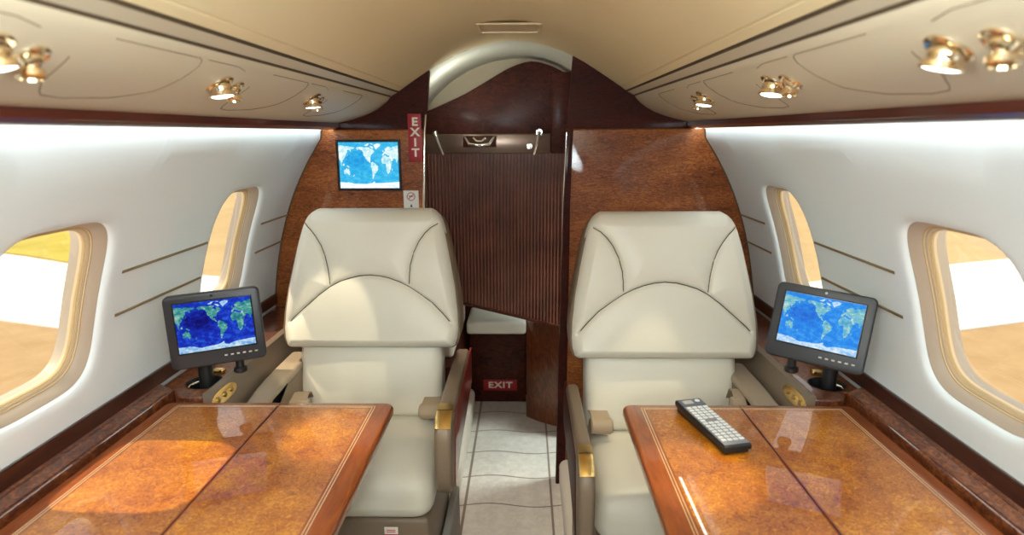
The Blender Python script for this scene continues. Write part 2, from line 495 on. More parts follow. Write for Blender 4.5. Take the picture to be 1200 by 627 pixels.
# panel joints on the valance: thin raised-edge lines
def psu_z(x): return float(np.interp(x, [p[0] for p in CP[20:]], [p[1] for p in CP[20:]]))
def psu_pt(s, x, y, d=.0004): return W3(s * x, y, psu_z(x) - d)
PITCH = (1.545, 1.085, .625)
for s in (-1, 1):
    for y in PITCH + (.165,):
        def path(pts):
            out = []
            for (x0, y0), (x1, y1) in zip(pts, pts[1:]):
                for i in range(6): out.append(psu_pt(s, x0 + (x1 - x0) * i / 6, y0 + (y1 - y0) * i / 6))
            out.append(psu_pt(s, *pts[-1])); return out
        bm = bmesh.new()
        tube(bm, path([(.425, y + .125), (.425, y + .315), (.428, y + .325), (.436, y + .33), (.50, y + .315), (.535, y + .265), (.548, y + .19), (.543, y + .15), (.53, y + .132), (.50, y + .10), (.455, y + .085)]), .0007, 5)
        trim_obj(bm, 'line')
        bm = bmesh.new()
        tube(bm, path([(.425, y - .12), (.425, y - .02), (.43, y + .015)]), .0006, 5)
        trim_obj(bm, 'line')

# floor, end walls
bm = bmesh.new(); box(bm, -1.0, 1.0, YR - .05, 3.1, -.06, 0)
struct(obj('floor', bm, 'carpet'))
bm = bmesh.new(); box(bm, -1.0, 1.0, YR - .06, YR, 0, 1.75)
struct(obj('wall_back', bm, 'header'))

# carpeted rolls along both sides of the aisle
for s, y0, y1, nm, w in ((-1, -.4, 2.86, 'baseboard_left', .065), (1, -.4, 2.19, 'baseboard_right', .055)):
    x0 = .198 if s < 0 else .176
    pr = [(x0 + .001, 0)] + [(x0 + w / 2 - math.cos(t) * w / 2, .075 + math.sin(t) * w / 2) for t in [PI * i / 10 for i in range(11)]] + [(x0 + w, 0)]
    bm = prism(pr, lambda u, v, q: Vector((s * u, y0 + q, v)), y1 - y0, .01)
    struct(obj(nm, bm, 'ridge'))

# ------------------------------------------------------------------ front bulkheads
def curve_pts(s):                    # ceiling line seen on the bulkhead, from the doorway outwards
    return [(s * x, z) for x, z in CP if z > .02 and x > (.285 if s < 0 else .205) and not (.384 < x < .4156 and z > .136) and not (.3664 < x < .3696) and x < .61]
def wallcurve(s, z0, z1, n=16): return [(s * (wx(z0 + (z1 - z0) * i / n) + .004), z0 + (z1 - z0) * i / n) for i in range(n + 1)]
def bulkhead(s, name, top):
    edge_top, edge_mid, edge_low = top
    P = [(edge_low, -1.32), (edge_mid, -.25), (edge_mid + (edge_top[0] - edge_mid) * .35, 0.0), edge_top]
    hd = [(edge_mid + (edge_top[0] - edge_mid) * .35, 0.0), edge_top] + curve_pts(s) + [(s * .625, .03), (s * .63, .0)]
    bm = prism(hd, lambda u, v, w: W3(u, YB + w, v), .03)
    h = struct(obj(name, bm, 'header'))
    lo = [(edge_low, -1.32), (edge_mid, -.25), (edge_mid + (edge_top[0] - edge_mid) * .35, .012)] + wallcurve(s, .012, -.66) + [(s * .88, -1.32)]
    bm = prism(lo, lambda u, v, w: W3(u, YB - .018 + w, v), .045, .007, 4)
    lp = obj('lower_panel', bm, 'bulk', h)
    return h
bl = bulkhead(-1, 'wall_front_left', ((-.279, .214), -.312, -.314))
br = bulkhead(1, 'wall_front_right', ((.205, .251), .176, .166))
for s in (-1, 1):                     # dark bead where bulkhead meets the wall lining
    bm = bmesh.new(); tube(bm, [W3(s * (wx(z) - .001), YB - .02, z) for z in [.01 - .58 * i / 24 for i in range(25)]], .0035, 8); trim_obj(bm, 'groove')
bm = bmesh.new(); tube(bm, [W3(-.3125, YB - .017, -1.31), W3(-.3105, YB - .017, -.25), W3(-.299, YB - .017, .0), W3(-.295, YB - .006, .06)], .0042, 10); trim_obj(bm, 'chrome')
bm = bmesh.new(); tube(bm, [W3(.1665, YB - .018, -1.31), W3(.1775, YB - .018, -.25), W3(.186, YB - .018, .0)], .0030, 10); trim_obj(bm, 'chrome')
bm = bmesh.new(); tube(bm, [W3(.200, YB - .019, -1.31), W3(.198, YB - .019, -.25), W3(.200, YB - .019, .0)], .0014, 8); trim_obj(bm, 'bronze')
bm = prism([(.163, -1.32), (.199, -1.32), (.202, -.25), (.208, .011), (.187, .011), (.176, -.25)], lambda u, v, w: W3(u, YB - .0215 + w, v), .03, .003, 3); trim_obj(bm, 'header')

# ------------------------------------------------------------------ vestibule beyond the doorway
VP_ = [(-.52, -.22), (-.44, -.02), (-.38, .09), (-.32, .160), (-.26, .211), (-.194, .250), (-.13, .276), (-.075, .291), (0, .300), (.06, .300), (.12, .290), (.18, .268), (.24, .232), (.32, .165), (.40, .06), (.52, -.22)]
bm = bmesh.new()
# the lining follows the cabin arch at the bulkhead and settles into its own curve
def arch0(x): return float(np.interp(abs(x), [p[0] for p in CP[:9]], [p[1] for p in CP[:9]])) if abs(x) < .34 else None
ys = [YB + .013, YB + .05, YB + .10, YB + .25, YB + .40, YB + .52]
g = [[bm.verts.new(W3(x, y, z)) for x, z in VP_] for y in ys]
CPX, CPZ = [p[0] for p in CP[:10]], [p[1] for p in CP[:10]]
g[0] = [bm.verts.new(W3(x, YB + .0115, max(z, float(np.interp(abs(x), CPX, CPZ))) if abs(x) < .36 else z)) for x, z in VP_]
for A, B in zip(g, g[1:]):
    for i in range(len(VP_) - 1): bm.faces.new((A[i], A[i + 1], B[i + 1], B[i]))
struct(obj('ceiling', bm, 'vest', ang=60))
bm = prism(VP_, lambda u, v, w: W3(u, YB + .52 + w, v), .02); struct(obj('wall_front', bm, 'vestwall'))
bm = bmesh.new(); box(bm, -.9, .9, 3.02, 3.06, 0, 1.75); struct(obj('wall_end', bm, 'header'))
bm = bmesh.new(); box(bm, -.92, -.88, YB + .03, 3.06, 0, 1.75); struct(obj('wall_vestibule', bm, 'vest'))
bm = bmesh.new(); box(bm, -.9, .9, YB + .5, 3.06, 1.70, 1.75); box(bm, .5, .9, YB + .02, YB + .55, 1.62, 1.75); box(bm, -.9, -.5, YB + .02, YB + .55, 1.12, 1.75); struct(obj('ceiling', bm, 'vest'))
bm = bmesh.new(); box(bm, .86, .90, 2.72, 3.06, 0, 1.75); struct(obj('wall_entry', bm, 'vest'))

# tambour cabinet
YT = 2.60
tc = thing('tambour_cabinet', W3(-.05, YT, -.76), 'dark mahogany cabinet with ribbed tambour front seen through the doorway', 'cabinet')
bm = bmesh.new()
def tbot(x): return -.712 - (x + .235) * .245
x0, x1, ns = -.385, .232, 44
pit = (x1 - x0) / ns; up_, lo_ = [], []
for i in range(ns):
    for f, d in ((0, .0085), (.10, .0022), (.30, .0), (.52, 0), (.72, .0022), (.82, .0085)):
        x = x0 + (i + f) * pit
        up_.append(bm.verts.new(W3(x, YT + d, -.084))); lo_.append(bm.verts.new(W3(x, YT + d, tbot(x))))
for i in range(len(up_) - 1): bm.faces.new((up_[i], up_[i + 1], lo_[i + 1], lo_[i]))
obj('tambour_front', bm, 'slat', tc, ang=70)
bm = prism([(x0, -.084), (x1, -.084), (x1, tbot(x1)), (x0, tbot(x0))], lambda u, v, w: W3(u, YT + .0088 + w, v), .05); obj('carcass', bm, 'dark', tc)
bm = prism([(x0, tbot(x0) + .004), (x1, tbot(x1) + .004), (x1, tbot(x1) - .008), (x0, tbot(x0) - .008)], lambda u, v, w: W3(u, YT - .006 + w, v), .05, .002); obj('bottom_rail', bm, 'dark', tc)
bm = bevelled(x0, .150, YT - .002, YT + .03, -.084 + H, -.004 + H, .005); obj('latch_panel', bm, 'panelgrey', tc)
bm = bevelled(.150, x1, YT - .006, YT + .03, -.084 + H, .235 + H, .004); obj('pilaster', bm, 'dark', tc)
cr = [(-.385, -.006), (-.385, .075), (-.325, .097), (-.26, .124), (-.196, .153), (-.135, .187), (-.075, .222), (-.03, .247), (.01, .264), (.04, .273), (.067, .277), (.10, .274), (.145, .261), (.19, .240), (.223, .218), (.232, .20), (.232, -.006)]
bm = prism(cr, lambda u, v, w: W3(u, YT + .012 + w, v), .05, .004); obj('arched_top_panel', bm, 'dark', tc)
h = bevelled(-.207, -.072, YT - .010, YT - .001, -.058 + H, -.012 + H, .004)
hp = obj('latch_plate', h, 'dark', tc)
bm = bmesh.new(); tube(bm, [W3(-.198, YT - .008, -.018), W3(-.190, YT - .024, -.030), W3(-.180, YT - .028, -.046), W3(-.14, YT - .030, -.050), W3(-.10, YT - .028, -.046), W3(-.090, YT - .024, -.030), W3(-.082, YT - .008, -.018)], .0065, 10)
tube(bm, [W3(-.165, YT - .012, -.020), W3(-.15, YT - .016, -.034), W3(-.13, YT - .016, -.034), W3(-.115, YT - .012, -.020)], .005, 8)
obj('pull_handle', bm, 'chrome', tc)
for xs, dx in ((-.318, .03), (.102, -.022)):
    bm = bmesh.new(); tube(bm, [W3(xs, YT - .016, .004), W3(xs + dx * .3, YT - .018, -.03), W3(xs + dx, YT - .012, -.088)], [.0085, .006, .0045], 10)
    lathe(bm, [(0, -.006), (.013, -.006), (.013, .006), (0, .006)], align(W3(xs, YT - .012, .0), (0, -1, 0)))
    obj('strut', bm, 'chrome', tc)
bm = bmesh.new(); lathe(bm, [(.0, -.002), (.011, -.002), (.011, .002), (.0, .002)], align(W3(.062, YT - .003, -.055), (0, -1, 0))); obj('key_lock', bm, 'chrome', tc)

# curved cabinet below, right
cc = thing('curved_cabinet', W3(.14, 2.8, -1.32), 'curved walnut cabinet standing on the floor right of the jump seat', 'cabinet')
pr = [(.052, 2.765), (.075, 2.742), (.105, 2.715), (.14, 2.69), (.18, 2.668), (.235, 2.645), (.235, 3.0), (.052, 3.0)]
bm = prism(pr, lambda u, v, w: Vector((u, v, w + .001)), H - .84, .003); obj('body', bm, 'cab', cc)
bm = bevelled(.225, .262, 2.55, 2.66, .001, H - .86, .004); obj('end_post', bm, 'dark', cc)

# jump seat: bench front, cushion, bolster, red side panel
js = thing('jump_seat', W3(-.09, 2.9, -1.32), 'low cream cushioned jump seat on a dark wood base below the ribbed tambour', 'seat')
bm = bevelled(-.225, .050, 2.93, 3.0, .001, H - .90, .004); obj('base_panel', bm, 'dark', js)
def puff(z=.006): return lambda q: Vector((q.x, q.y, q.z + (z if q.z > 0 else 0) * max(0, 1 - (q.x / .14) ** 2)))
bm = rbox(.272, .26, .058, .014, 8, puff(), Matrix.Translation(W3(-.086, 2.86, -.872))); obj('seat_cushion', bm, 'leather', js)
bm = rbox(.050, .52, .14, .016, 6, None, Matrix.Translation(W3(-.262, 2.60, -.80))); obj('bolster', bm, 'leather', js)
bm = bevelled(-.30, -.236, 2.25, 2.94, .001, H - .872, .004); obj('side_panel', bm, 'dark', js)

# ------------------------------------------------------------------ signs
def sign_text(parent, s, size, m4, bold, stretch=1., mat='letter'):
    bm = xform(text_bm(s, size, .0005, bold, stretch), m4); return obj('lettering', bm, mat, parent, ang=0)
FACE = Matrix.Rotation(PI / 2, 4, 'X')      # text plane -> facing the camera (-y)
yf = YB - .018
es = thing('exit_sign', W3(-.332, yf, -.02), 'tall red exit sign with letters stacked vertically on the left bulkhead', 'sign', None)
bm = bevelled(-.355, -.309, yf - .005, yf, -.097 + H, .064 + H, .0015); obj('sign_plate', bm, 'signred', es)
bm = bmesh.new()
obj_ = []
for i, ch in enumerate('EXIT'):
    b2 = xform(text_bm(ch, .038, .0006, .0012, 1.12), Matrix.Translation(W3(-.331, yf - .0055, .036 - i * .0345)) @ FACE)
    me = bpy.data.meshes.new('x'); b2.to_mesh(me); b2.free(); bm.from_mesh(me); bpy.data.meshes.remove(me)
obj('lettering', bm, 'letter', es, ang=0)

ns_ = thing('no_smoking_placard', W3(-.352, yf, -.228), 'small white no smoking placard on the left bulkhead below the wall screen', 'sign')
bm = bevelled(-.3795, -.3265, yf - .003, yf + .002, -.260 + H, -.196 + H, .001); obj('placard_plate', bm, 'paper', ns_)
bm = bmesh.new(); c0 = W3(-.353, yf - .0035, -.217)
tube(bm, [c0 + Vector((.0135 * math.cos(t), 0, .0135 * math.sin(t))) for t in [2 * PI * i / 32 for i in range(32)]], .0013, 6, True)
tube(bm, [c0 + Vector((-.0092, 0, -.0092)), c0 + Vector((.0092, 0, .0092))], .0013, 6)
obj('prohibition_ring', bm, 'redink', ns_)
bm = bmesh.new(); tube(bm, [c0 + Vector((-.008, .0008, .001)), c0 + Vector((.008, .0008, .001))], .0016, 6); obj('cigarette_mark', bm, 'ink', ns_)
bm = bmesh.new(); lathe(bm, [(0, 0), (.0035, 0), (.0035, .0008), (0, .0008)], align(W3(-.353, yf - .003, -.2505), (0, -1, 0)))
lathe(bm, [(0, 0), (.0018, 0), (.0018, .0008), (0, .0008)], align(W3(-.353, yf - .003, -.2455), (0, -1, 0))); obj('small_mark', bm, 'ink', ns_)

fs = thing('exit_sign', W3(-.077, 2.93, -1.228), 'small red floor-level exit sign on the jump seat base', 'sign')
bm = bevelled(-.160, .006, 2.925, 2.93, -1.256 + H, -1.200 + H, .0015); obj('sign_plate', bm, 'signred', fs)
sign_text(fs, 'EXIT', .044, Matrix.Translation(W3(-.077, 2.9245, -1.228)) @ FACE, .0012, 1.22)

# ------------------------------------------------------------------ map screens
LON0 = 88.
LAND = {
 'eurasia': [(-10,36),(-9,43),(-1,44),(-2,48),(3,51),(8,54),(10,58),(5,60),(12,65),(20,70),(30,71),(42,67),(55,69),(70,73),(88,75),(88,22),(80,15),(77,8),(73,17),(68,24),(58,25),(52,24),(57,19),(45,13),(39,21),(34,29),(36,36),(28,37),(24,38),(20,40),(14,45),(16,40),(12,42),(8,44),(3,43),(-2,37)],
 'asia': [(88,75),(105,77),(115,74),(130,72),(145,73),(160,70),(178,69),(188,66),(178,62),(164,60),(162,56),(157,51),(155,59),(142,59),(136,54),(141,52),(135,44),(128,40),(129,35),(126,34),(121,39),(118,38),(122,31),(117,24),(108,21),(109,12),(105,9),(100,13),(103,2),(98,8),(97,16),(91,22),(88,22)],
 'africa': [(-6,35),(10,37),(11,33),(20,31),(32,31),(36,22),(43,11),(51,12),(41,-2),(40,-14),(35,-20),(32,-28),(20,-35),(17,-29),(12,-17),(13,-6),(9,0),(9,4),(-4,5),(-9,5),(-15,11),(-17,16),(-16,24)],
 'australia': [(114,-22),(122,-18),(130,-12),(136,-12),(136,-16),(141,-16),(142,-11),(146,-19),(153,-26),(150,-37),(144,-39),(138,-34),(131,-31),(124,-33),(115,-34)],
 'borneo': [(109,1),(117,7),(119,2),(115,-4),(110,-2)],
 'sumatra': [(95,5),(101,2),(106,-5),(103,-4),(98,1)],
 'guinea': [(131,-1),(138,-2),(148,-6),(150,-10),(143,-9),(137,-8)],
 'japan': [(130,32),(136,34),(141,36),(142,43),(145,44),(140,41),(136,37)],
 'zealand': [(173,-35),(178,-38),(172,-44),(167,-46),(172,-40)],
 'namerica': [(192,66),(203,71),(218,70),(232,70),(246,68),(265,68),(275,67),(265,60),(280,52),(282,58),(285,62),(296,60),(304,52),(295,46),(290,44),(284,38),(279,31),(280,25),(276,30),(264,29),(262,22),(270,21),(272,16),(277,10),(282,9),(276,8),(268,14),(258,17),(250,26),(246,31),(240,34),(236,40),(236,48),(228,56),(220,60),(208,60),(198,56),(203,59)],
 'baffin': [(275,72),(290,72),(298,66),(290,63),(285,67)],
 'greenland': [(300,77),(320,83),(340,81),(338,72),(320,66),(315,60),(308,66)],
 'samerica': [(282,9),(289,12),(298,10),(309,5),(315,0),(325,-6),(321,-14),(319,-22),(311,-27),(303,-35),(297,-40),(294,-46),(291,-54),(286,-50),(287,-38),(290,-20),(284,-14),(279,-5),(280,1)],
 'britain': [(-6,50),(1,51),(-2,57),(-6,57)],
 'madagascar': [(44,-17),(50,-15),(47,-25),(44,-22)],
 'antarctica': [(88,-66),(110,-67),(140,-67),(165,-71),(190,-78),(210,-76),(240,-74),(262,-73),(285,-70),(298,-64),(300,-72),(320,-78),(340,-72),(360,-70),(390,-69),(415,-67),(440,-67),(448,-66),(448,-90),(88,-90)],
 'arctic': [(300,79),(290,83),(270,80),(262,74),(250,73),(245,76),(265,82)],
}
def map_screen(w, h, m4, name, mats, parent):
    """flat lit map: sea sheet, continents 0.2 mm proud of it; uv across the sheet"""
    bm = bmesh.new(); uvl = bm.loops.layers.uv.new('UVMap')
    def put(poly, d, mi):
        vs = [bm.verts.new(m4 @ Vector(((u - .5) * w, -d, (v - .5) * h))) for u, v in poly]
        f = bm.faces.new(vs); f.material_index = mi
        for l, (u, v) in zip(f.loops, poly): l[uvl].uv = (u, v)
    put([(0, 0), (1, 0), (1, 1), (0, 1)], 0, 0)
    def clip(poly):
        for axis, lim, sg in ((0, 0, 1), (0, 1, -1), (1, 0, 1), (1, 1, -1)):
            out = []
            for a, b in zip(poly, poly[1:] + poly[:1]):
                ia, ib = (a[axis] - lim) * sg >= 0, (b[axis] - lim) * sg >= 0
                if ia: out.append(a)
                if ia != ib:
                    t = (lim - a[axis]) / (b[axis] - a[axis]); out.append((a[0] + t * (b[0] - a[0]), a[1] + t * (b[1] - a[1])))
            poly = out
            if not poly: break
        return poly
    for nm, pts in LAND.items():
        fine = []
        for i in range(len(pts)):
            a, b = pts[i], pts[(i + 1) % len(pts)]
            k = max(1, int(math.hypot(b[0] - a[0], b[1] - a[1]) / 3.5))
            for j in range(k):
                p = (a[0] + (b[0] - a[0]) * j / k, a[1] + (b[1] - a[1]) * j / k)
                nv = noise.noise_vector(Vector((p[0] * .21, p[1] * .21, 3)))
                edge = 0 if nm == 'antarctica' and (p[1] < -80 or p[0] in (88, 448)) else 1.6
                fine.append((p[0] + nv.x * edge * 1.4, p[1] + nv.y * edge))
        for sh in (0, 360):
            poly = clip([((lo + sh - LON0) / 360., (la + 90.) / 178.) for lo, la in fine])
            if len(poly) > 2: put(poly, .0003, 2 if nm in ('antarctica', 'greenland', 'arctic', 'baffin') else 1)
    bmesh.ops.triangulate(bm, faces=[f for f in bm.faces if len(f.verts) > 4])
    for f in bm.faces:
        f.normal_update()
    return obj(name, bm, mats, parent, ang=0)

seaL = map_mat('sea_deep', [(.05, (.004, .002, .035)), (.3, (.008, .010, .20)), (.5, (.012, .035, .50)), (.68, (.03, .16, .80)), (.85, (.16, .50, .85))], 1.0, .30)
landL = map_mat('land_green', [(.34, (.02, .10, .25)), (.45, (.03, .26, .28)), (.53, (.10, .42, .36)), (.62, (.50, .66, .60)), (.7, (.75, .80, .78))], .9, 0)
iceL = map_mat('ice_deep', [(.38, (.08, .28, .70)), (.5, (.40, .66, .88)), (.62, (.80, .90, .96))], .95, 0)
seaR = map_mat('sea_bright', [(.05, (.04, .06, .42)), (.3, (.03, .16, .70)), (.5, (.03, .28, .85)), (.7, (.12, .45, .92)), (.9, (.4, .7, .95))], 1.0, .22)
landR = map_mat('land_pale', [(.34, (.05, .30, .62)), (.45, (.14, .48, .72)), (.53, (.26, .60, .60)), (.63, (.66, .84, .88))], .95, 0)
iceR = map_mat('ice_bright', [(.38, (.20, .48, .88)), (.5, (.52, .74, .95)), (.62, (.85, .93, .98))], 1.0, 0)
seaW = map_mat('sea_cyan', [(.05, (.02, .20, .60)), (.3, (.02, .30, .70)), (.5, (.04, .46, .78)), (.7, (.15, .62, .85)), (.9, (.5, .85, .95))], 1.1, .20)
landW = map_mat('land_white', [(.34, (.18, .58, .74)), (.46, (.50, .80, .84)), (.58, (.90, .96, .96))], 1.1, 0)
iceW = map_mat('ice_white', [(.38, (.45, .78, .88)), (.47, (.85, .95, .98)), (.6, (.97, .99, 1))], 1.15, 0)

wm = thing('wall_screen', W3(-.494, yf, -.108), 'flat screen showing a cyan world map set in the left bulkhead', 'screen')
def frame(x0, x1, z0, z1, y0, y1, b, r=.004):
    bm = bmesh.new()
    o = [(x0, z0), (x1, z0), (x1, z1), (x0, z1)]; i = [(x0 + b, z0 + b), (x1 - b, z0 + b), (x1 - b, z1 - b), (x0 + b, z1 - b)]
    R = [[bm.verts.new((u, y, v)) for u, v in q] for q, y in ((o, y1), (o, y0 + .002), ([(u + (.002 if u == x0 else -.002), v + (.002 if v == z0 else -.002)) for u, v in o], y0), (i, y0), (i, y1))]
    for A, B in zip(R, R[1:]):
        for k in range(4): bm.faces.new((A[k], A[(k + 1) % 4], B[(k + 1) % 4], B[k]))
    return bm
obj('frame', frame(-.606, -.383, -.196 + H, -.022 + H, yf - .006, yf, .0085), 'bezel', wm)
map_screen(.206, .157, Matrix.Translation(W3(-.4945, yf - .0025, -.109)), 'display', [seaW, landW, iceW], wm)

def popup(s, pos, rot, base, knob, label, sea):
    t = thing('pop_up_monitor', W3(base[0], base[1], -.628), label, 'monitor', 'pop-up monitors on the side ledges')
    m4 = Matrix.Translation(W3(*pos)) @ Euler([math.radians(a) for a in rot], 'YXZ').to_matrix().to_4x4()
    w, h, d = .202, .170, .026
    # rounded housing: outline prism with softened rims
    def rr(w, h, r, n=7):
        out = []
        for cx, cz, a0 in ((w / 2 - r, h / 2 - r, 0), (-w / 2 + r, h / 2 - r, PI / 2), (-w / 2 + r, -h / 2 + r, PI), (w / 2 - r, -h / 2 + r, 1.5 * PI)):
            out += [(cx + r * math.cos(a0 + PI / 2 * i / n), cz + r * math.sin(a0 + PI / 2 * i / n)) for i in range(n + 1)]
        return out
    bm = prism(rr(w, h, .013), lambda u, v, q: m4 @ Vector((u, q, v)), d, .004, 3)
    hs = obj('housing', bm, 'charcoal', t)
    bm = prism(rr(w * .8, h * .72, .02), lambda u, v, q: m4 @ Vector((u, d + q, v + .006)), .012, .006, 3)
    obj('rear_cover', bm, 'black', hs)
    bm = frame(-.0835, .0835, -.051, .0685, -.0025, .001, .003); xform(bm, m4); obj('screen_rim', bm, 'bezel', hs)
    map_screen(.162, .1145, m4 @ Matrix.Translation((0, -.0008, .0088)), 'display', sea, t)
    for i in range(6):
        bm = rbox(.0068, .003, .0036, .0011, 2, None, m4 @ Matrix.Translation((.014 + i * .0130, -.0008, -.0655))); obj('button', bm, 'btn', hs)
    bm = bmesh.new(); lathe(bm, [(0, 0), (.0028, 0), (.0028, .0006), (0, .0006)], m4 @ align((0, -.0002, .0765), (0, -1, 0))); obj('sensor', bm, 'bezel', hs)
    # post from the cup recess, elbow to the back of the housing
    b = W3(base[0], base[1], -.640); back = m4 @ Vector((-s * -.0, d + .010, -.035))
    bm = bmesh.new()
    lathe(bm, [(0, 0), (.0175, 0), (.0175, .105), (.0165, .108), (0, .108)], Matrix.Translation(b), 24)
    obj('post', bm, 'black', t)
    bm = bmesh.new(); e0 = b + Vector((0, 0, .10))
    tube(bm, [e0, e0 + Vector((0, 0, .04)), e0.lerp(back, .5) + Vector((0, 0, .035)), back], [.014, .013, .012, .011], 12)
    obj('swivel_arm', bm, 'black', t)
    kp = m4 @ Vector(knob)
    bm = bmesh.new(); lathe(bm, [(0, -.030), (.012, -.030), (.0155, -.027), (.0155, -.018), (.010, -.015), (.010, .004), (.013, .006), (0, .006)], Matrix.Translation(kp), 24)
    obj('tilt_knob', bm, 'black', t)
    return t
popup(-1, (-.666, 1.366, -.437), (-6.2, -2.3, 22.5), (-.757, 1.47), (.040, .016, -.085), 'pop-up monitor with dark blue map beside the left seat', [seaL, landL, iceL])
popup(1, (.695, 1.342, -.423), (-15.3, 4.3, -30.6), (.797, 1.475), (-.042, .018, -.085), 'pop-up monitor with bright blue map beside the right seat', [seaR, landR, iceR])

# ------------------------------------------------------------------ side ledges
def ledge(s, side, label):
    t = thing('side_ledge', W3(s * .80, 1.3, -.70), label, 'ledge', 'wooden side ledges under the windows')
    Zt = -.617
    # narrow rail beside the table, wider shelf beyond it
    prof = [(.862, -.600), (.856, -.5985), (.842, -.603), (.823, -.612), (.8175, -.616), (.8155, -.622), (.8155, -.70), (.862, -.70)]
    bm = prism(prof, lambda u, v, w: W3(s * u, YR + .02 + w, v), 1.425 - YR - .02, 0); obj('ledge_rail', bm, 'ledge', t, ang=25)
    for xx, zz in ((.8435, -.6022), (.8215, -.6122)):
        bm = bmesh.new(); tube(bm, [W3(s * xx, YR + .03, zz), W3(s * xx, .2, zz), W3(s * xx, 1.40, zz)], .0012, 6); obj('bead', bm, 'ledge', t)
    sh = [(.858, 1.425), (.858, YB - .022), (.722, YB - .022), (.722, 1.388), (.735, 1.3815), (.775, 1.3815), (.790, 1.386), (.803, 1.402), (.813, 1.430)]
    bm = prism(sh, lambda u, v, w: Vector((s * u, v, H + Zt + .004 - .05 + w)), .05, .005, 3)
    shelf = obj('shelf', bm, 'ledge', t)
    bx, by = (.757, 1.47) if s < 0 else (.797, 1.475)
    cut = bmesh.new()
    lathe(cut, [(0, -.03), (.043, -.03), (.043, .05), (0, .05)], Matrix.Translation(W3(s * (bx + .006 if s < 0 else bx - .004), by, Zt)), 40)
    bmesh.ops.recalc_face_normals(cut, faces=cut.faces)
    for v in cut.verts: pass
    bmesh.ops.translate(cut, verts=cut.verts, vec=(0, 0, 0))
    boolean_cut(shelf, cut)
    c0 = W3(s * (bx + .006 if s < 0 else bx - .004), by, Zt)
    bm = bmesh.new(); lathe(bm, [(.0425, .0042), (.0445, .0056), (.0425, .0052), (.0410, .003), (.0410, -.030), (0, -.030)], Matrix.Translation(c0), 40)
    obj('cup_recess', bm, 'black', shelf)
    bm = bmesh.new(); tube(bm, [c0 + Vector((.0385 * math.cos(a), .0385 * math.sin(a), -.006)) for a in [(PI * (.72 if s < 0 else -.22) + i * .1) for i in range(17)]], .0030, 8)
    obj('cup_liner', bm, 'chrome', shelf)
    bm = rbox(.030, .020, .016, .006, 3, None, Matrix.Translation(W3(s * (bx - .002), by + .062, Zt + .010))); obj('brass_catch', bm, 'gold', shelf)
    # dark upstand against the wall lining
    bm = bmesh.new(); box(bm, s * .852, s * .864, YR + .02, YB - .022, -.603 + H, -.566 + H)
    bmesh.ops.recalc_face_normals(bm, faces=bm.faces); bmesh.ops.bevel(bm, geom=bm.edges[:], offset=.002, segments=2, affect='EDGES')
    obj('upstand', bm, 'ledgedark', t)
    # apron hiding the gap behind the table
    bm = bmesh.new(); box(bm, s * .820, s * .86, YR + .02, 1.42, .02, H - .70); obj('apron', bm, 'black', t)
    # taupe inner panel, sloping towards the seat
    p = [(.724, -.606), (.718, -.603), (.706, -.608), (.690, -.650), (.686, -.68), (.684, -1.30), (.724, -1.30)]
    y0 = 1.3825
    bm = prism(p, lambda u, v, w: W3(s * u, y0 + w, v), YB - .03 - y0, 0); ip = obj('inner_panel', bm, 'taupe2', t, ang=30)
    # brass control plate with switches, lying on the slope
    cy = 1.435
    ax = Vector((s * -.934, 0, .356)).normalized()           # slope normal
    def on(u, w, d=0): # u along y, w down the slope
        return W3(s * .698, cy + u, -.629) + Vector((s * -.356, 0, -.934)) * w + ax * d
    pl = [(math.copysign(abs(math.cos(a)) ** .7, math.cos(a)) * .062, math.sin(a) * .0165) for a in [2 * PI * i / 40 for i in range(40)]]
    bm = prism(pl, lambda u, v, w: on(u, v, w - .001), .0035, .001); cp = obj('control_panel', bm, 'gold', ip)
    for i in range(3):
        bm = bmesh.new(); lathe(bm, [(0, 0), (.0075, 0), (.0075, .002), (.006, .0035), (0, .0035)], align(on(-.036 + i * .034, 0, .002), ax), 20)
        tube(bm, [on(-.036 + i * .034, -.007, .0055), on(-.036 + i * .034, .007, .0055)], .0015, 6)
        obj('switch', bm, 'gold2', cp)
    return t
ledge(-1, 'left', 'left burl wood side ledge running under the left windows')
ledge(1, 'right', 'right burl wood side ledge running under the right windows')

# ------------------------------------------------------------------ seats
ZH = [0, .010, .028, .055, .10, .17, .24, .30, .335, .355, .370, .380, .388]
HW = [.232, .246, .252, .2545, .2525, .243, .2295, .217, .208, .201, .192, .182, .168]
BH = .388
def hw(z): return float(np.interp(z, ZH, HW))
def P2(px, py): return ((px - 436) * .00240, (410 - py) * .00252)
SEAMS = [
 [P2(*q) for q in ((340, 379), (345, 374), (352, 368), (364, 358), (375, 349), (388, 340), (400, 334), (412, 330.5), (423, 328), (436, 327), (448, 328), (459.5, 330.5), (471, 334.5), (483, 340), (496, 348), (510.5, 358), (523, 370), (534, 382))],
 [P2(*q) for q in ((354, 271), (362, 277), (369, 285), (376, 295), (381, 306), (385, 320), (387, 331), (388, 340))],
 [P2(*q) for q in ((516, 271), (508, 275), (501, 281), (494, 290), (488, 302), (484, 316), (483, 328), (483, 340))],
]
def seglist(pl): return list(zip(pl, pl[1:]))
ALLSEG = [sg for pl in SEAMS for sg in seglist(pl)]
def dseam(x, z):
    best = 9
    for (ax, az), (bx, bz) in ALLSEG:
        dx, dz = bx - ax, bz - az; t = max(0, min(1, ((x - ax) * dx + (z - az) * dz) / (dx * dx + dz * dz)))
        d = math.hypot(x - ax - t * dx, z - az - t * dz)
        if d < best: best = d
    return best
LEAN = .26
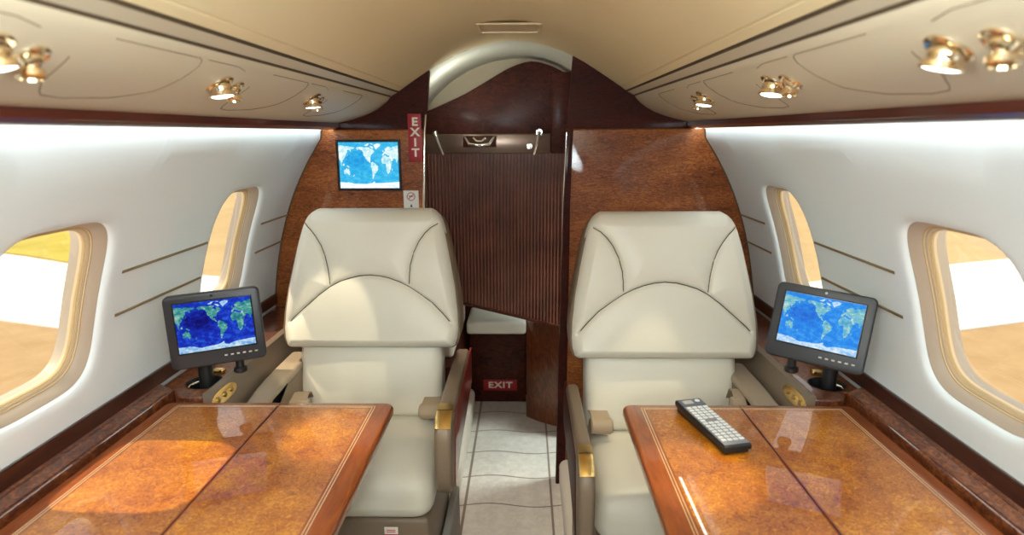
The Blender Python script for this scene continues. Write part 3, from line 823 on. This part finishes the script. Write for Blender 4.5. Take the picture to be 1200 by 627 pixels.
def back_front(x, z):
    """y of the backrest face (negative = towards the sitter)"""
    w = hw(z)
    e = min(w - abs(x), z, BH - z); r = .030
    dep = 0 if e >= r else r - math.sqrt(max(0, r * r - (r - max(e, 0)) ** 2))
    d = dseam(x, z)
    puffy = .017 * (1 - math.exp(-d / .030)) * min(1, max(e, 0) / .03) - .005 * math.exp(-(d / .0045) ** 2)
    bulge = .012 * (1 - (x / .26) ** 2) * math.sin(PI * min(1, max(0, z / BH)))
    return dep - puffy - bulge

def seat(cx, yb, s, label, arm):
    """s = -1: seat on the left (aisle to its right); yb = y of the backrest's foot"""
    Zb = -.607
    t = thing('passenger_seat', (cx, yb - .1, 0), label, 'seat', 'cream leather passenger seats')
    def T(x, y, z): return Vector((cx - s * x, yb + y, H + Zb + z))      # +x local = aisle side
    # --- backrest
    nu, nv = 160, 140
    us = [math.sin(PI / 2 * (-1 + 2 * i / nu)) * .35 + (-1 + 2 * i / nu) * .65 for i in range(nu + 1)]
    zs = [BH * (.5 + .5 * (math.sin(PI / 2 * (-1 + 2 * j / nv)) * .35 + (-1 + 2 * j / nv) * .65)) for j in range(nv + 1)]
    bm = bmesh.new(); g = []
    for z in zs:
        w = hw(z); row = []
        for u in us:
            x = u * w; row.append(bm.verts.new(T(x, z * LEAN + back_front(x, z) , z)))
        g.append(row)
    for j in range(nv):
        for i in range(nu): bm.faces.new((g[j][i], g[j][i + 1], g[j + 1][i + 1], g[j + 1][i]))
    per = [g[0][i] for i in range(nu + 1)] + [g[j][nu] for j in range(1, nv + 1)] + [g[nv][i] for i in range(nu - 1, -1, -1)] + [g[j][0] for j in range(nv - 1, 0, -1)]
    bk = [bm.verts.new(v.co + Vector((0, .028, .0))) for v in per]
    m = len(per)
    for i in range(m): bm.faces.new((per[i], per[(i + 1) % m], bk[(i + 1) % m], bk[i]))
    bm.faces.new(bk)
    back = obj('backrest', bm, 'leather', t, ang=60)
    for pl in SEAMS:
        bm = bmesh.new(); pts = []
        for (ax, az), (bx, bz) in seglist(pl):
            for k in range(4):
                x, z = ax + (bx - ax) * k / 4, az + (bz - az) * k / 4
                x = max(-hw(z) + .006, min(hw(z) - .006, x))
                pts.append(T(x, z * LEAN + back_front(x, z) - .0012, z))
        tube(bm, pts, .0015, 6); obj('seam', bm, 'stitch', back)
    # --- taupe shell behind
    bm = bmesh.new(); ol = []
    zz = [BH * (j / 40) for j in range(41)]
    right = [(hw(z) + .004, z * .955) for z in zz]
    ol = right + [(-x, z) for x, z in right[::-1]]
    rings = []
    for ins, dy in ((.006, .016), (0, .022), (0, .12), (.010, .150), (.03, .165)):
        rings.append([bm.verts.new(T(x - math.copysign(ins, x), z * LEAN + dy, BH / 2 + (z - BH / 2) * (1 - ins * 2.5))) for x, z in ol])
    m = len(ol)
    for A, B in zip(rings, rings[1:]):
        for i in range(m): bm.faces.new((A[i], A[(i + 1) % m], B[(i + 1) % m], B[i]))
    bm.faces.new(rings[-1]); bm.faces.new(rings[0][::-1])
    obj('back_shell', bm, 'taupe', t, ang=50)
    # --- lumbar cushion
    def lumb(q):
        f = max(0, 1 - (q.x / .215) ** 2) * max(0, 1 - (q.z / .12) ** 2)
        return Vector((q.x, q.y - (.020 * f if q.y < 0 else 0), q.z))
    bm = rbox(.416, .11, .225, .026, 14, lumb, Matrix.Translation(T(.004 if s > 0 else -.006, .064, -.104)) @ Matrix.Rotation(math.radians(-12), 4, 'X'))
    obj('lumbar_cushion', bm, 'leather', t)
    # --- seat cushion with a waterfall front
    yf_ = -.318; dlen = .42
    def cush(q):
        q = q.copy()
        top = max(0, q.z / .06)
        q.z += .012 * top * max(0, 1 - (q.x / .225) ** 2)
        if q.y < -.08: q.z -= (.75 * (-.08 - q.y) ** 1.75) * (.25 + .75 * max(0, min(1, (q.z + .0625) / .125)))
        return q
    bm = rbox(.43, dlen, .125, .048, 16, cush, Matrix.Translation(T(.002, yf_ + dlen / 2, -.277)))
    sc_ = obj('seat_cushion', bm, 'leather', t)
    # --- base
    bm = bevelled(*sorted((T(-.20, 0, 0).x, T(.205, 0, 0).x)), yb - .305, yb + .10, .12, H - .945, .012); bs = obj('seat_base', bm, 'taupe', t)
    bm = bevelled(*sorted((T(-.24, 0, 0).x, T(.185, 0, 0).x)), yb - .25, yb + .16, .001, .13, .01); obj('plinth', bm, 'plinth', t)
    # --- aisle side panel below the armrest (grey carpeted box)
    bm = bevelled(*sorted((T(.207, 0, 0).x, T(.232, 0, 0).x)), yb - .28, yb + .14, .002, .20, .006); obj('side_skirt', bm, 'plinth', t)
    if s < 0:
        pc = bevelled(T(.092, 0, 0).x - .0, T(.092, 0, 0).x + .034, yb - .3075, yb - .305, H - .985, H - .966, .0005); pp = obj('placard', pc, 'paper', bs)
        pc = bevelled(T(.092, 0, 0).x - .0, T(.092, 0, 0).x + .034, yb - .3075, yb - .305, H - .993, H - .9855, .0005); obj('placard_stripe', pc, 'redink', bs)
        for k in range(2):
            pc = bevelled(T(.092, 0, 0).x + .006, T(.092, 0, 0).x + .028, yb - .3082, yb - .3072, H - .974 - k * .005, H - .972 - k * .005, .0002); obj('placard_line', pc, 'redink', pp)
    # --- aisle armrest
    xa, wa, y0, y1 = arm
    L_ = y1 - y0
    side = [(y1, -.668), (y0 + .115, -.662), (y0 + .085, -.662), (y0 + .055, -.666), (y0 + .028, -.677), (y0 + .010, -.697), (y0 + .002, -.725), (y0, -.77), (y0 + .004, -.82), (y0 + .016, -.852), (y0 + .036, -.872), (y0 + .06, -.878), (y0 + .10, -.868), (y0 + .2, -.835), (y1, -.80)]
    def AR(u, v, w): return W3(xa - wa / 2 + w, u, v)
    bm = prism(side, AR, wa, .011, 4); ar = obj('armrest', bm, 'taupe', t, ang=50)
    # brass ashtray lid over the nose: two plates following the curve
    def plate(pts, nm, mat):
        b = bmesh.new(); R = []
        for (u, v), (nu_, nv_) in pts:
            for d in (0,): pass
            R.append([b.verts.new(W3(xa + x_, u + nu_ * d, v + nv_ * d)) for x_, d in ((-wa * .46, .0005), (-wa * .46, .0035), (-wa * .40, .005), (wa * .40, .005), (wa * .46, .0035), (wa * .46, .0005))])
        for A, B in zip(R, R[1:]):
            for i in range(5): b.faces.new((A[i], A[i + 1], B[i + 1], B[i]))
            b.faces.new((A[5], A[0], B[0], B[5]))
        b.faces.new(R[0]); b.faces.new(R[-1][::-1]); return obj(nm, b, mat, ar, ang=50)
    n1 = Vector((0, 1)); 
    plate([((y0 + .088, -.662), (0, 1)), ((y0 + .085, -.662), (0, 1)), ((y0 + .060, -.6655), (-.15, .98))], 'ashtray_hinge', 'gold2')
    plate([((y0 + .057, -.666), (-.2, .97)), ((y0 + .042, -.671), (-.35, .93)), ((y0 + .028, -.677), (-.55, .83)), ((y0 + .014, -.691), (-.75, .65))], 'ashtray_lid', 'gold')
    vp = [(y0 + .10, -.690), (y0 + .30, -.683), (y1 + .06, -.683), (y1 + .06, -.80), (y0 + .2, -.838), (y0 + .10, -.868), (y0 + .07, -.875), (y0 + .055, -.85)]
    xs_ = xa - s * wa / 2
    bm = prism(vp, lambda u, v, w: W3(xs_ - s * (w - .0045), u, v), .006, .002); obj('side_veneer', bm, 'red' if s < 0 else 'dark', ar)  # right seat: dark wood stands in for the shade on this face
    # --- window side armrest: soft taupe roll with a drop at the front
    xo = cx + s * (.236 if s < 0 else .218); 
    yy0 = yb - .33
    crest = [(yb + .10, -.650), (yb - .02, -.650), (yb - .10, -.653), (yb - .16, -.657), (yb - .22, -.666), (yb - .27, -.685), (yb - .303, -.72), (yy0, -.78)]
    side = [(u + .004, v - .018) for u, v in crest] + [(yy0 + .012, -.86), (yy0 + .05, -.90), (yb + .10, -.90)]
    bm = prism(side, lambda u, v, w: W3(xo - .030 + w, u, v), .060, .006, 3); ao = obj('armrest', bm, 'taupe', t, ang=50)
    pad = crest + [(u + (.004 if v > -.66 else .018), v - (.026 if v > -.66 else .018)) for u, v in crest[::-1]]
    bm = prism(pad, lambda u, v, w: W3(xo - .032 + w, u, v), .064, .012, 4); obj('armrest_pad', bm, 'pad', ao, ang=60)
    # --- stowed belts: webbing over the cushion edge, rolled end
    for sgn, zz_ in ((1, -.775), (-1, -.745 if s < 0 else -.695)):
        xb = .175 * sgn if sgn > 0 else -.185
        rl = bmesh.new()
        c = T(xb, -.045 if sgn > 0 else -.085, zz_ - Zb)
        axis = Vector((-s * sgn, -.12, .05)).normalized()
        lathe(rl, [(0, -.030), (.018, -.030), (.022, -.026), (.0225, 0), (.022, .026), (.018, .030), (0, .030)], align(c, axis), 24)
        belt = obj('seat_belt', rl, 'belt', t)
        b2 = bmesh.new()
        a_ = [c + Vector((0, -.002, .022)), c + Vector((-s * sgn * .004, .03, .030)), c + Vector((-s * sgn * .008, .065, .018)), c + Vector((-s * sgn * .010, .09, -.02))]
        vs = []
        for p in a_: vs.append([b2.verts.new(p + Vector((dx, 0, dz))) for dx, dz in ((-.024, 0), (.024, 0), (.024, -.004), (-.024, -.004))])
        for A, B in zip(vs, vs[1:]):
            for i in range(4): b2.faces.new((A[i], A[(i + 1) % 4], B[(i + 1) % 4], B[i]))
        b2.faces.new(vs[0][::-1]); b2.faces.new(vs[-1])
        obj('webbing', b2, 'belt', belt)
    return t
seat(-.400, 1.70, -1, 'left cream leather seat below the wall screen, facing the camera', (-.152, .042, 1.362, 1.88))
seat(.424, 1.615, 1, 'right cream leather seat behind the table with the remote', (.172, .034, 1.155, 1.60))

# ------------------------------------------------------------------ tables
def table(s, inner, outer, seam, y1, label):
    t = thing('folding_table', W3(s * .54, .95, -.66), label, 'table', 'lacquered burl folding tables')
    Zt, th, y0 = -.62, .028, .55
    def leaf(a, b, ra, rb, nm):     # |x| from a (aisle side) to b (window side)
        r = .022; ol = []
        def corner(cx, cy, a0):
            return [(cx + r * math.cos(a0 + PI / 2 * i / 7), cy + r * math.sin(a0 + PI / 2 * i / 7)) for i in range(8)]
        ol += ([(b, y0), (b, y1)] if not rb else [(b, y0)] + corner(b - r, y1 - r, 0))
        ol += ([(a, y1), (a, y0)] if not ra else corner(a + r, y1 - r, PI / 2) + [(a, y0)])
        bm = prism(ol, lambda u, v, w: Vector((s * u, v, H + Zt - th + w)), th, .0)
        bmesh.ops.recalc_face_normals(bm, faces=bm.faces)
        def keep(e):
            mid = (e.verts[0].co + e.verts[1].co) / 2
            vert = abs(e.verts[0].co.z - e.verts[1].co.z) > .01
            return (not vert) and abs(abs(mid.x) - seam) > .004
        es = [e for e in bm.edges if keep(e)]
        bmesh.ops.bevel(bm, geom=es, offset=.009, segments=4, profile=.5, affect='EDGES')
        lf = obj('leaf', bm, 'border', t, ang=30)
        bx0, bx1 = a + (.052 if ra else .003), b - (.003 if ra else .047)
        bm = bmesh.new(); box(bm, s * bx0, s * bx1, y0 + .05, y1 - .034, H + Zt - .002, H + Zt + .0002); obj('burl_veneer', bm, 'burl', lf)
        lines = []
        for k in (0, 1):
            q = .0055 + k * .0055
            yy = y1 - .034 + q
            if ra: lines.append([(bx1, yy), (bx0 - q, yy), (bx0 - q, y0 + .04)])
            else: lines.append([(bx0, yy), (bx1 + q, yy), (bx1 + q, y0 + .04)])
        for ln in lines:
            bm = bmesh.new(); w = .0007
            (xa, ya), (xb, yb_), (xc, yc_) = ln
            box(bm, *sorted((s * xa, s * xb)), yb_ - w, yb_ + w, H + Zt - .002, H + Zt + .0004)
            box(bm, s * xb - w, s * xb + w, yc_, yb_ + w, H + Zt - .002, H + Zt + .0004)
            obj('inlay', bm, 'inlay', lf)
        return lf
    leaf(inner, seam - .0016, True, False, 'leaf'); leaf(seam + .0016, outer, False, True, 'leaf')
    # hinge pins at the far end of the joint, leg support under the outer leaf
    bm = bmesh.new()
    tube(bm, [Vector((s * seam, y0 + .02, H + Zt - .008)), Vector((s * seam, y1 - .006, H + Zt - .008))], .0030, 8); obj('hinge', bm, 'seam', t)
    bm = bmesh.new(); lathe(bm, [(0, -.002), (.0028, -.002), (.0028, .0012), (0, .0012)], Matrix.Translation(Vector((s * seam, y1 - .024, H + Zt))), 14); obj('hinge_pin', bm, 'gold', t)
    bm = bevelled(*sorted((s * .56, s * .79)), .75, 1.15, H + Zt - th - .05, H + Zt - th, .006); obj('slide_support', bm, 'ledgedark', t)
    return t
table(-1, .262, .803, .530, 1.372, 'left lacquered burl wood folding table with a bare top')
table(1, .270, .802, .540, 1.370, 'right lacquered burl wood folding table with a remote on it')

# remote control on the right table
rc = thing('remote_control', W3(.437, 1.235, -.62), 'grey remote control with white keys lying on the right table', 'remote')
ax_ = Vector((.455, 1.135, 0)) - Vector((.405, 1.335, 0)); ang_ = math.atan2(ax_.y, ax_.x) + PI / 2
ML, MW, MH = .208, .061, .024
m4 = Matrix.Translation(W3(.437, 1.235, -.6196)) @ Matrix.Rotation(ang_, 4, 'Z')
def rcfn(q):
    k = 1 - .0 * q.y
    z = q.z
    return Vector((q.x * (1 if z > 0 else .86), q.y * (1 if z > 0 else .97), z + (.004 * (q.y / .1) if z > 0 else 0)))
bm = rbox(MW, ML, MH, .004, 5, rcfn, m4 @ Matrix.Translation((0, 0, MH / 2))); body = obj('body', bm, 'black', rc)
def top(x, y, d=0): return m4 @ Vector((x, y, MH + .004 * (y / .1) + d))
def slab(x0, x1, y0, y1, d0, d1, mat, nm, par):
    bm = bmesh.new()
    vs = [bm.verts.new(top(x, y, d)) for d in (d0, d1) for y in (y0, y1) for x in (x0, x1)]
    for f in [(0, 2, 3, 1), (4, 5, 7, 6), (0, 1, 5, 4), (2, 6, 7, 3), (0, 4, 6, 2), (1, 3, 7, 5)]: bm.faces.new([vs[i] for i in f])
    bmesh.ops.recalc_face_normals(bm, faces=bm.faces)
    return obj(nm, bm, mat, par, ang=0)
face = slab(-.0275, .0275, -.098, .068, -.001, .0006, 'remote', 'face_plate', body)
hd = slab(-.0275, .0275, .070, .0985, -.001, .0008, princ('blue_grey', (.10, .12, .17), .3), 'top_plate', body)
slab(-.019, .004, .078, .093, .0008, .0012, 'btn', 'display_window', hd)
bm = bmesh.new(); lathe(bm, [(0, 0), (.0055, 0), (.0055, .0018), (0, .0022)], Matrix.Translation(top(.016, .088, .0006)), 18); obj('power_button', bm, 'white', hd)
for r_ in range(13):
    for c_ in range(4):
        x = -.0195 + c_ * .013; y = .058 - r_ * .0116
        if r_ in (5,) and c_ in (1, 2): continue
        slab(x - .0047, x + .0047, y - .0033, y + .0033, .0004, .0024, 'white', 'button', body)

# ------------------------------------------------------------------ reading lights and air vents
def psu_n(s, x):
    d = (psu_z(x + .004) - psu_z(x - .004)) / .008
    return Vector((s * d, 0, -1)).normalized()
def reading_light(s, y, aim, label):
    x = .462; base = psu_pt(s, x, y, 0); n = psu_n(s, x)
    t = thing('reading_light', base, label, 'light', 'brass reading lights in the side valances')
    bm = bmesh.new(); lathe(bm, [(.0, -.004), (.0245, -.004), (.0245, .001), (.022, .003), (.018, .0025), (.016, -.002), (0, -.002)], align(base, n), 32); obj('bezel', bm, 'warmchrome', t)
    ax = (Vector((-s * .16, -.10, -1)) + (Vector(aim) - base).normalized() * .35).normalized()
    c = base + n * .001
    bm = bmesh.new(); lathe(bm, [(0, -.006), (.012, -.006), (.0165, -.001), (.0175, .005), (.0165, .008), (.0165, .010), (.0200, .0115), (.0210, .0175), (.0200, .019), (.0185, .0185), (0, .016)], align(c, ax), 32); hd_ = obj('lamp_head', bm, 'warmchrome', t)
    bm = bmesh.new(); lathe(bm, [(.0186, .0180), (.012, .0196), (0, .0202)], align(c, ax), 28); obj('lens', bm, 'lens', hd_)
    return c + ax * .024
def air_vent(s, y, label):
    x = .466; base = psu_pt(s, x, y, 0); n = psu_n(s, x)
    t = thing('air_vent', base, label, 'air vent', 'brass air vents in the side valances')
    bm = bmesh.new(); lathe(bm, [(.0, -.004), (.0215, -.004), (.0215, .001), (.019, .003), (.016, .002), (.014, -.002), (0, -.002)], align(base, n), 32); obj('bezel', bm, 'warmchrome', t)
    ax = (Vector((-s * .1, -.15, -1))).normalized()
    bm = bmesh.new(); lathe(bm, [(0, -.004), (.0130, -.004), (.0140, .003), (.010, .007), (.009, .010), (.0130, .013), (.0140, .020), (.0115, .0215), (.0105, .016), (0, .015)], align(base, ax), 28); nz_ = obj('nozzle', bm, 'warmchrome', t)
    bm = bmesh.new()
    for k in range(3):
        a = k * PI / 3; d = Vector((math.cos(a), math.sin(a), 0)); mm = align(base, ax)
        tube(bm, [mm @ (d * -.011 + Vector((0, 0, .0185))), mm @ (d * .011 + Vector((0, 0, .0185)))], .0013, 6)
    obj('nozzle_spokes', bm, 'gold2', nz_)

def spot(name, loc, aim, power, size, blend, col=(1, .88, .60), rad=.012):
    l = bpy.data.lights.new(name, 'SPOT'); l.energy = power; l.spot_size = math.radians(size); l.spot_blend = blend
    l.color = col; l.shadow_soft_size = rad
    o = bpy.data.objects.new(name, l); COL.objects.link(o); o.location = loc
    o.rotation_euler = (Vector(aim) - Vector(loc)).to_track_quat('-Z', 'Y').to_euler()
    return o
LAMPS = [
 (-1, 1.53, W3(-.52, 1.70, -.66), 9, 26, .15, 'reading light nearest the bulkhead in the left valance', 1.575),
 (-1, 1.07, W3(-.36, 1.21, -.62), 17, 21, .6, 'middle reading light in the left valance', 1.125),
 (-1, .61, W3(-.24, 1.42, -.80), 12, 22, .3, 'reading light nearest the camera in the left valance', .665),
 (1, 1.515, W3(.35, 1.50, -.80), 10, 26, .25, 'reading light nearest the bulkhead in the right valance', 1.585),
 (1, 1.105, W3(.36, 1.06, -.62), 18, 24, .6, 'middle reading light in the right valance', 1.045),
 (1, .66, W3(.10, 2.05, -1.32), 12, 19, .6, 'reading light nearest the camera in the right valance', .59),
]
for s, y, aim, pw, sz, bl_, lab, yv in LAMPS:
    p = reading_light(s, y, aim, lab)
    spot('reading_beam', p, aim, pw, sz, bl_)
    air_vent(s, yv, lab.replace('reading light', 'air vent'))

# recessed ceiling lamp
cl = thing('ceiling_light', W3(0, 1.88, .30), 'flat recessed rectangular lamp in the ceiling centre', 'light')
bm = bmesh.new()
o_ = [(-.135, 1.812), (.135, 1.812), (.105, 1.80), (-.105, 1.80)]
def rect_ring(bm, rects):
    R = [[bm.verts.new(W3(x, y, z)) for x, y in ((-a, b0), (a, b0), (a, b1), (-a, b1))] for a, b0, b1, z in rects]
    for A, B in zip(R, R[1:]):
        for k in range(4): bm.faces.new((A[k], A[(k + 1) % 4], B[(k + 1) % 4], B[k]))
    return R
R = rect_ring(bm, [(.093, 1.810, 1.972, .2925), (.090, 1.814, 1.968, .2885), (.083, 1.822, 1.960, .2880), (.082, 1.824, 1.958, .2945)])
bm.faces.new(R[-1]); obj('housing', bm, 'ceil', cl, ang=20)
bm = bmesh.new(); box(bm, -.079, .079, 1.827, 1.955, .2915 + H, .2943 + H); obj('diffuser', bm, 'diffuser', cl)

# ------------------------------------------------------------------ outside
ZG = -2.25
def slabg(name, x0, x1, y0, y1, dz, mat):
    bm = bmesh.new(); box(bm, x0, x1, y0, y1, ZG + H - .3, ZG + H + dz); return struct(obj(name, bm, mat))
slabg('ground', -80, 80, -60, 120, 0, 'tarmac')
def strip(name, pts, dz, mat):
    bm = prism(pts, lambda u, v, w: Vector((u, v, ZG + H - .05 + w)), .05 + dz); return struct(obj(name, bm, mat))
strip('ground_concrete', [(-40, -40), (40, -40), (40, 2.6), (-40, 2.6)], .015, 'concrete')  # unseen pale ground, added to bounce light up into the cabin
strip('ground_concrete', [(-30, 14.0), (-9.3, 8.35), (-6.43, 7.31), (-5.29, 6.94), (0, 6.6), (4.95, 6.97), (6.02, 7.34), (9, 8.35), (30, 15), (30, 20), (8.38, 11.02), (7.2, 10.58), (4.2, 9.25), (0, 9.0), (-4.9, 9.67), (-7.93, 10.61), (-9.3, 11.3), (-30, 20)], .02, 'concrete')
strip('ground_field', [(-80, 42), (-30, 20), (-9.3, 11.3), (-7.93, 10.61), (-4.9, 9.67), (0, 9.0), (4.2, 9.25), (7.2, 10.58), (8.38, 11.02), (30, 20), (80, 42), (80, 118), (-80, 118)], .015, 'field')
strip('ground_grass', [(-60, 60), (-30, 20.2), (-9.3, 11.4), (-7.93, 10.7), (-7.0, 10.45), (-7.6, 13), (-20, 40)], .03, 'grass')

# ------------------------------------------------------------------ light
w = bpy.data.worlds.new('World'); bpy.context.scene.world = w; w.use_nodes = True
nt = w.node_tree; bg = nt.nodes['Background']; bg.inputs[0].default_value = (.93, .97, 1.0, 1); bg.inputs[1].default_value = 1.6
sun = bpy.data.lights.new('sun', 'SUN'); sun.energy = 5.2; sun.angle = math.radians(.6); sun.color = (1, .86, .62)
so = bpy.data.objects.new('sun', sun); COL.objects.link(so); so.rotation_euler = Vector((.53, -.02, -.85)).to_track_quat('-Z', 'Y').to_euler()

def area(name, loc, aim, sx, sy, power, col):
    l = bpy.data.lights.new(name, 'AREA'); l.shape = 'RECTANGLE'; l.size = sx; l.size_y = sy; l.energy = power; l.color = col
    o = bpy.data.objects.new(name, l); COL.objects.link(o); o.location = loc
    o.rotation_euler = (Vector(aim) - Vector(loc)).to_track_quat('-Z', 'Y').to_euler(); return o
# added fill points in mid-air around the camera, no fixtures there
for y in (.30, -.35, -1.0):
    l = bpy.data.lights.new('cabin_fill', 'POINT'); l.energy = 14.5; l.color = (.82, .95, 1); l.shadow_soft_size = .12
    o = bpy.data.objects.new('cabin_fill', l); COL.objects.link(o); o.location = W3(0, y, .10)
# added area light standing in for daylight from the entry door
area('entry_fill', W3(.80, 2.42, .10), W3(.0, 2.30, -1.2), .25, .25, 22, (.84, 1, .96))
spot('aisle_fill', W3(.0, 1.89, .284), W3(.03, 1.98, -1.32), 34, 34, .8, (1, .9, .78), .04)  # added beam to brighten the aisle floor; the ceiling fixture itself is unlit
area('vestibule_fill', W3(-.22, 2.30, .10), W3(-.05, 2.5, .4), .06, .06, .5, (.93, 1, .90))  # added light washing the vestibule lining, no fixture

# ------------------------------------------------------------------ camera
cam = bpy.data.cameras.new('camera'); co_ = bpy.data.objects.new('camera', cam); COL.objects.link(co_)
cam.sensor_fit = 'HORIZONTAL'; cam.sensor_width = 36; cam.lens = 735.2 / 1200 * 36; cam.clip_start = .02; cam.clip_end = 400
p_, y_, r_ = [math.radians(a) for a in (12.14, -1.17, -.21)]
fw = Vector((math.sin(y_) * math.cos(p_), math.cos(y_) * math.cos(p_), -math.sin(p_)))
rt = Vector((math.cos(y_), -math.sin(y_), 0)); up = rt.cross(fw)
rt2 = rt * math.cos(r_) + up * math.sin(r_); up2 = -rt * math.sin(r_) + up * math.cos(r_)
m = Matrix(((rt2.x, up2.x, -fw.x, .043), (rt2.y, up2.y, -fw.y, 0), (rt2.z, up2.z, -fw.z, H), (0, 0, 0, 1)))
co_.matrix_world = m
cam.dof.use_dof = True; cam.dof.focus_distance = 1.75; cam.dof.aperture_fstop = 3.2
sc = bpy.context.scene; sc.camera = co_
sc.view_settings.view_transform = 'Standard'; sc.view_settings.look = 'None'; sc.view_settings.gamma = 1; sc.view_settings.exposure = 0
sc.view_settings.use_curve_mapping = False
sc.cycles.use_denoising = True; sc.cycles.use_adaptive_sampling = True; sc.cycles.adaptive_threshold = .02; sc.cycles.adaptive_min_samples = 48
sc.cycles.max_bounces = 10; sc.cycles.diffuse_bounces = 5; sc.cycles.glossy_bounces = 5; sc.cycles.transparent_max_bounces = 12
sc.cycles.sample_clamp_indirect = 8
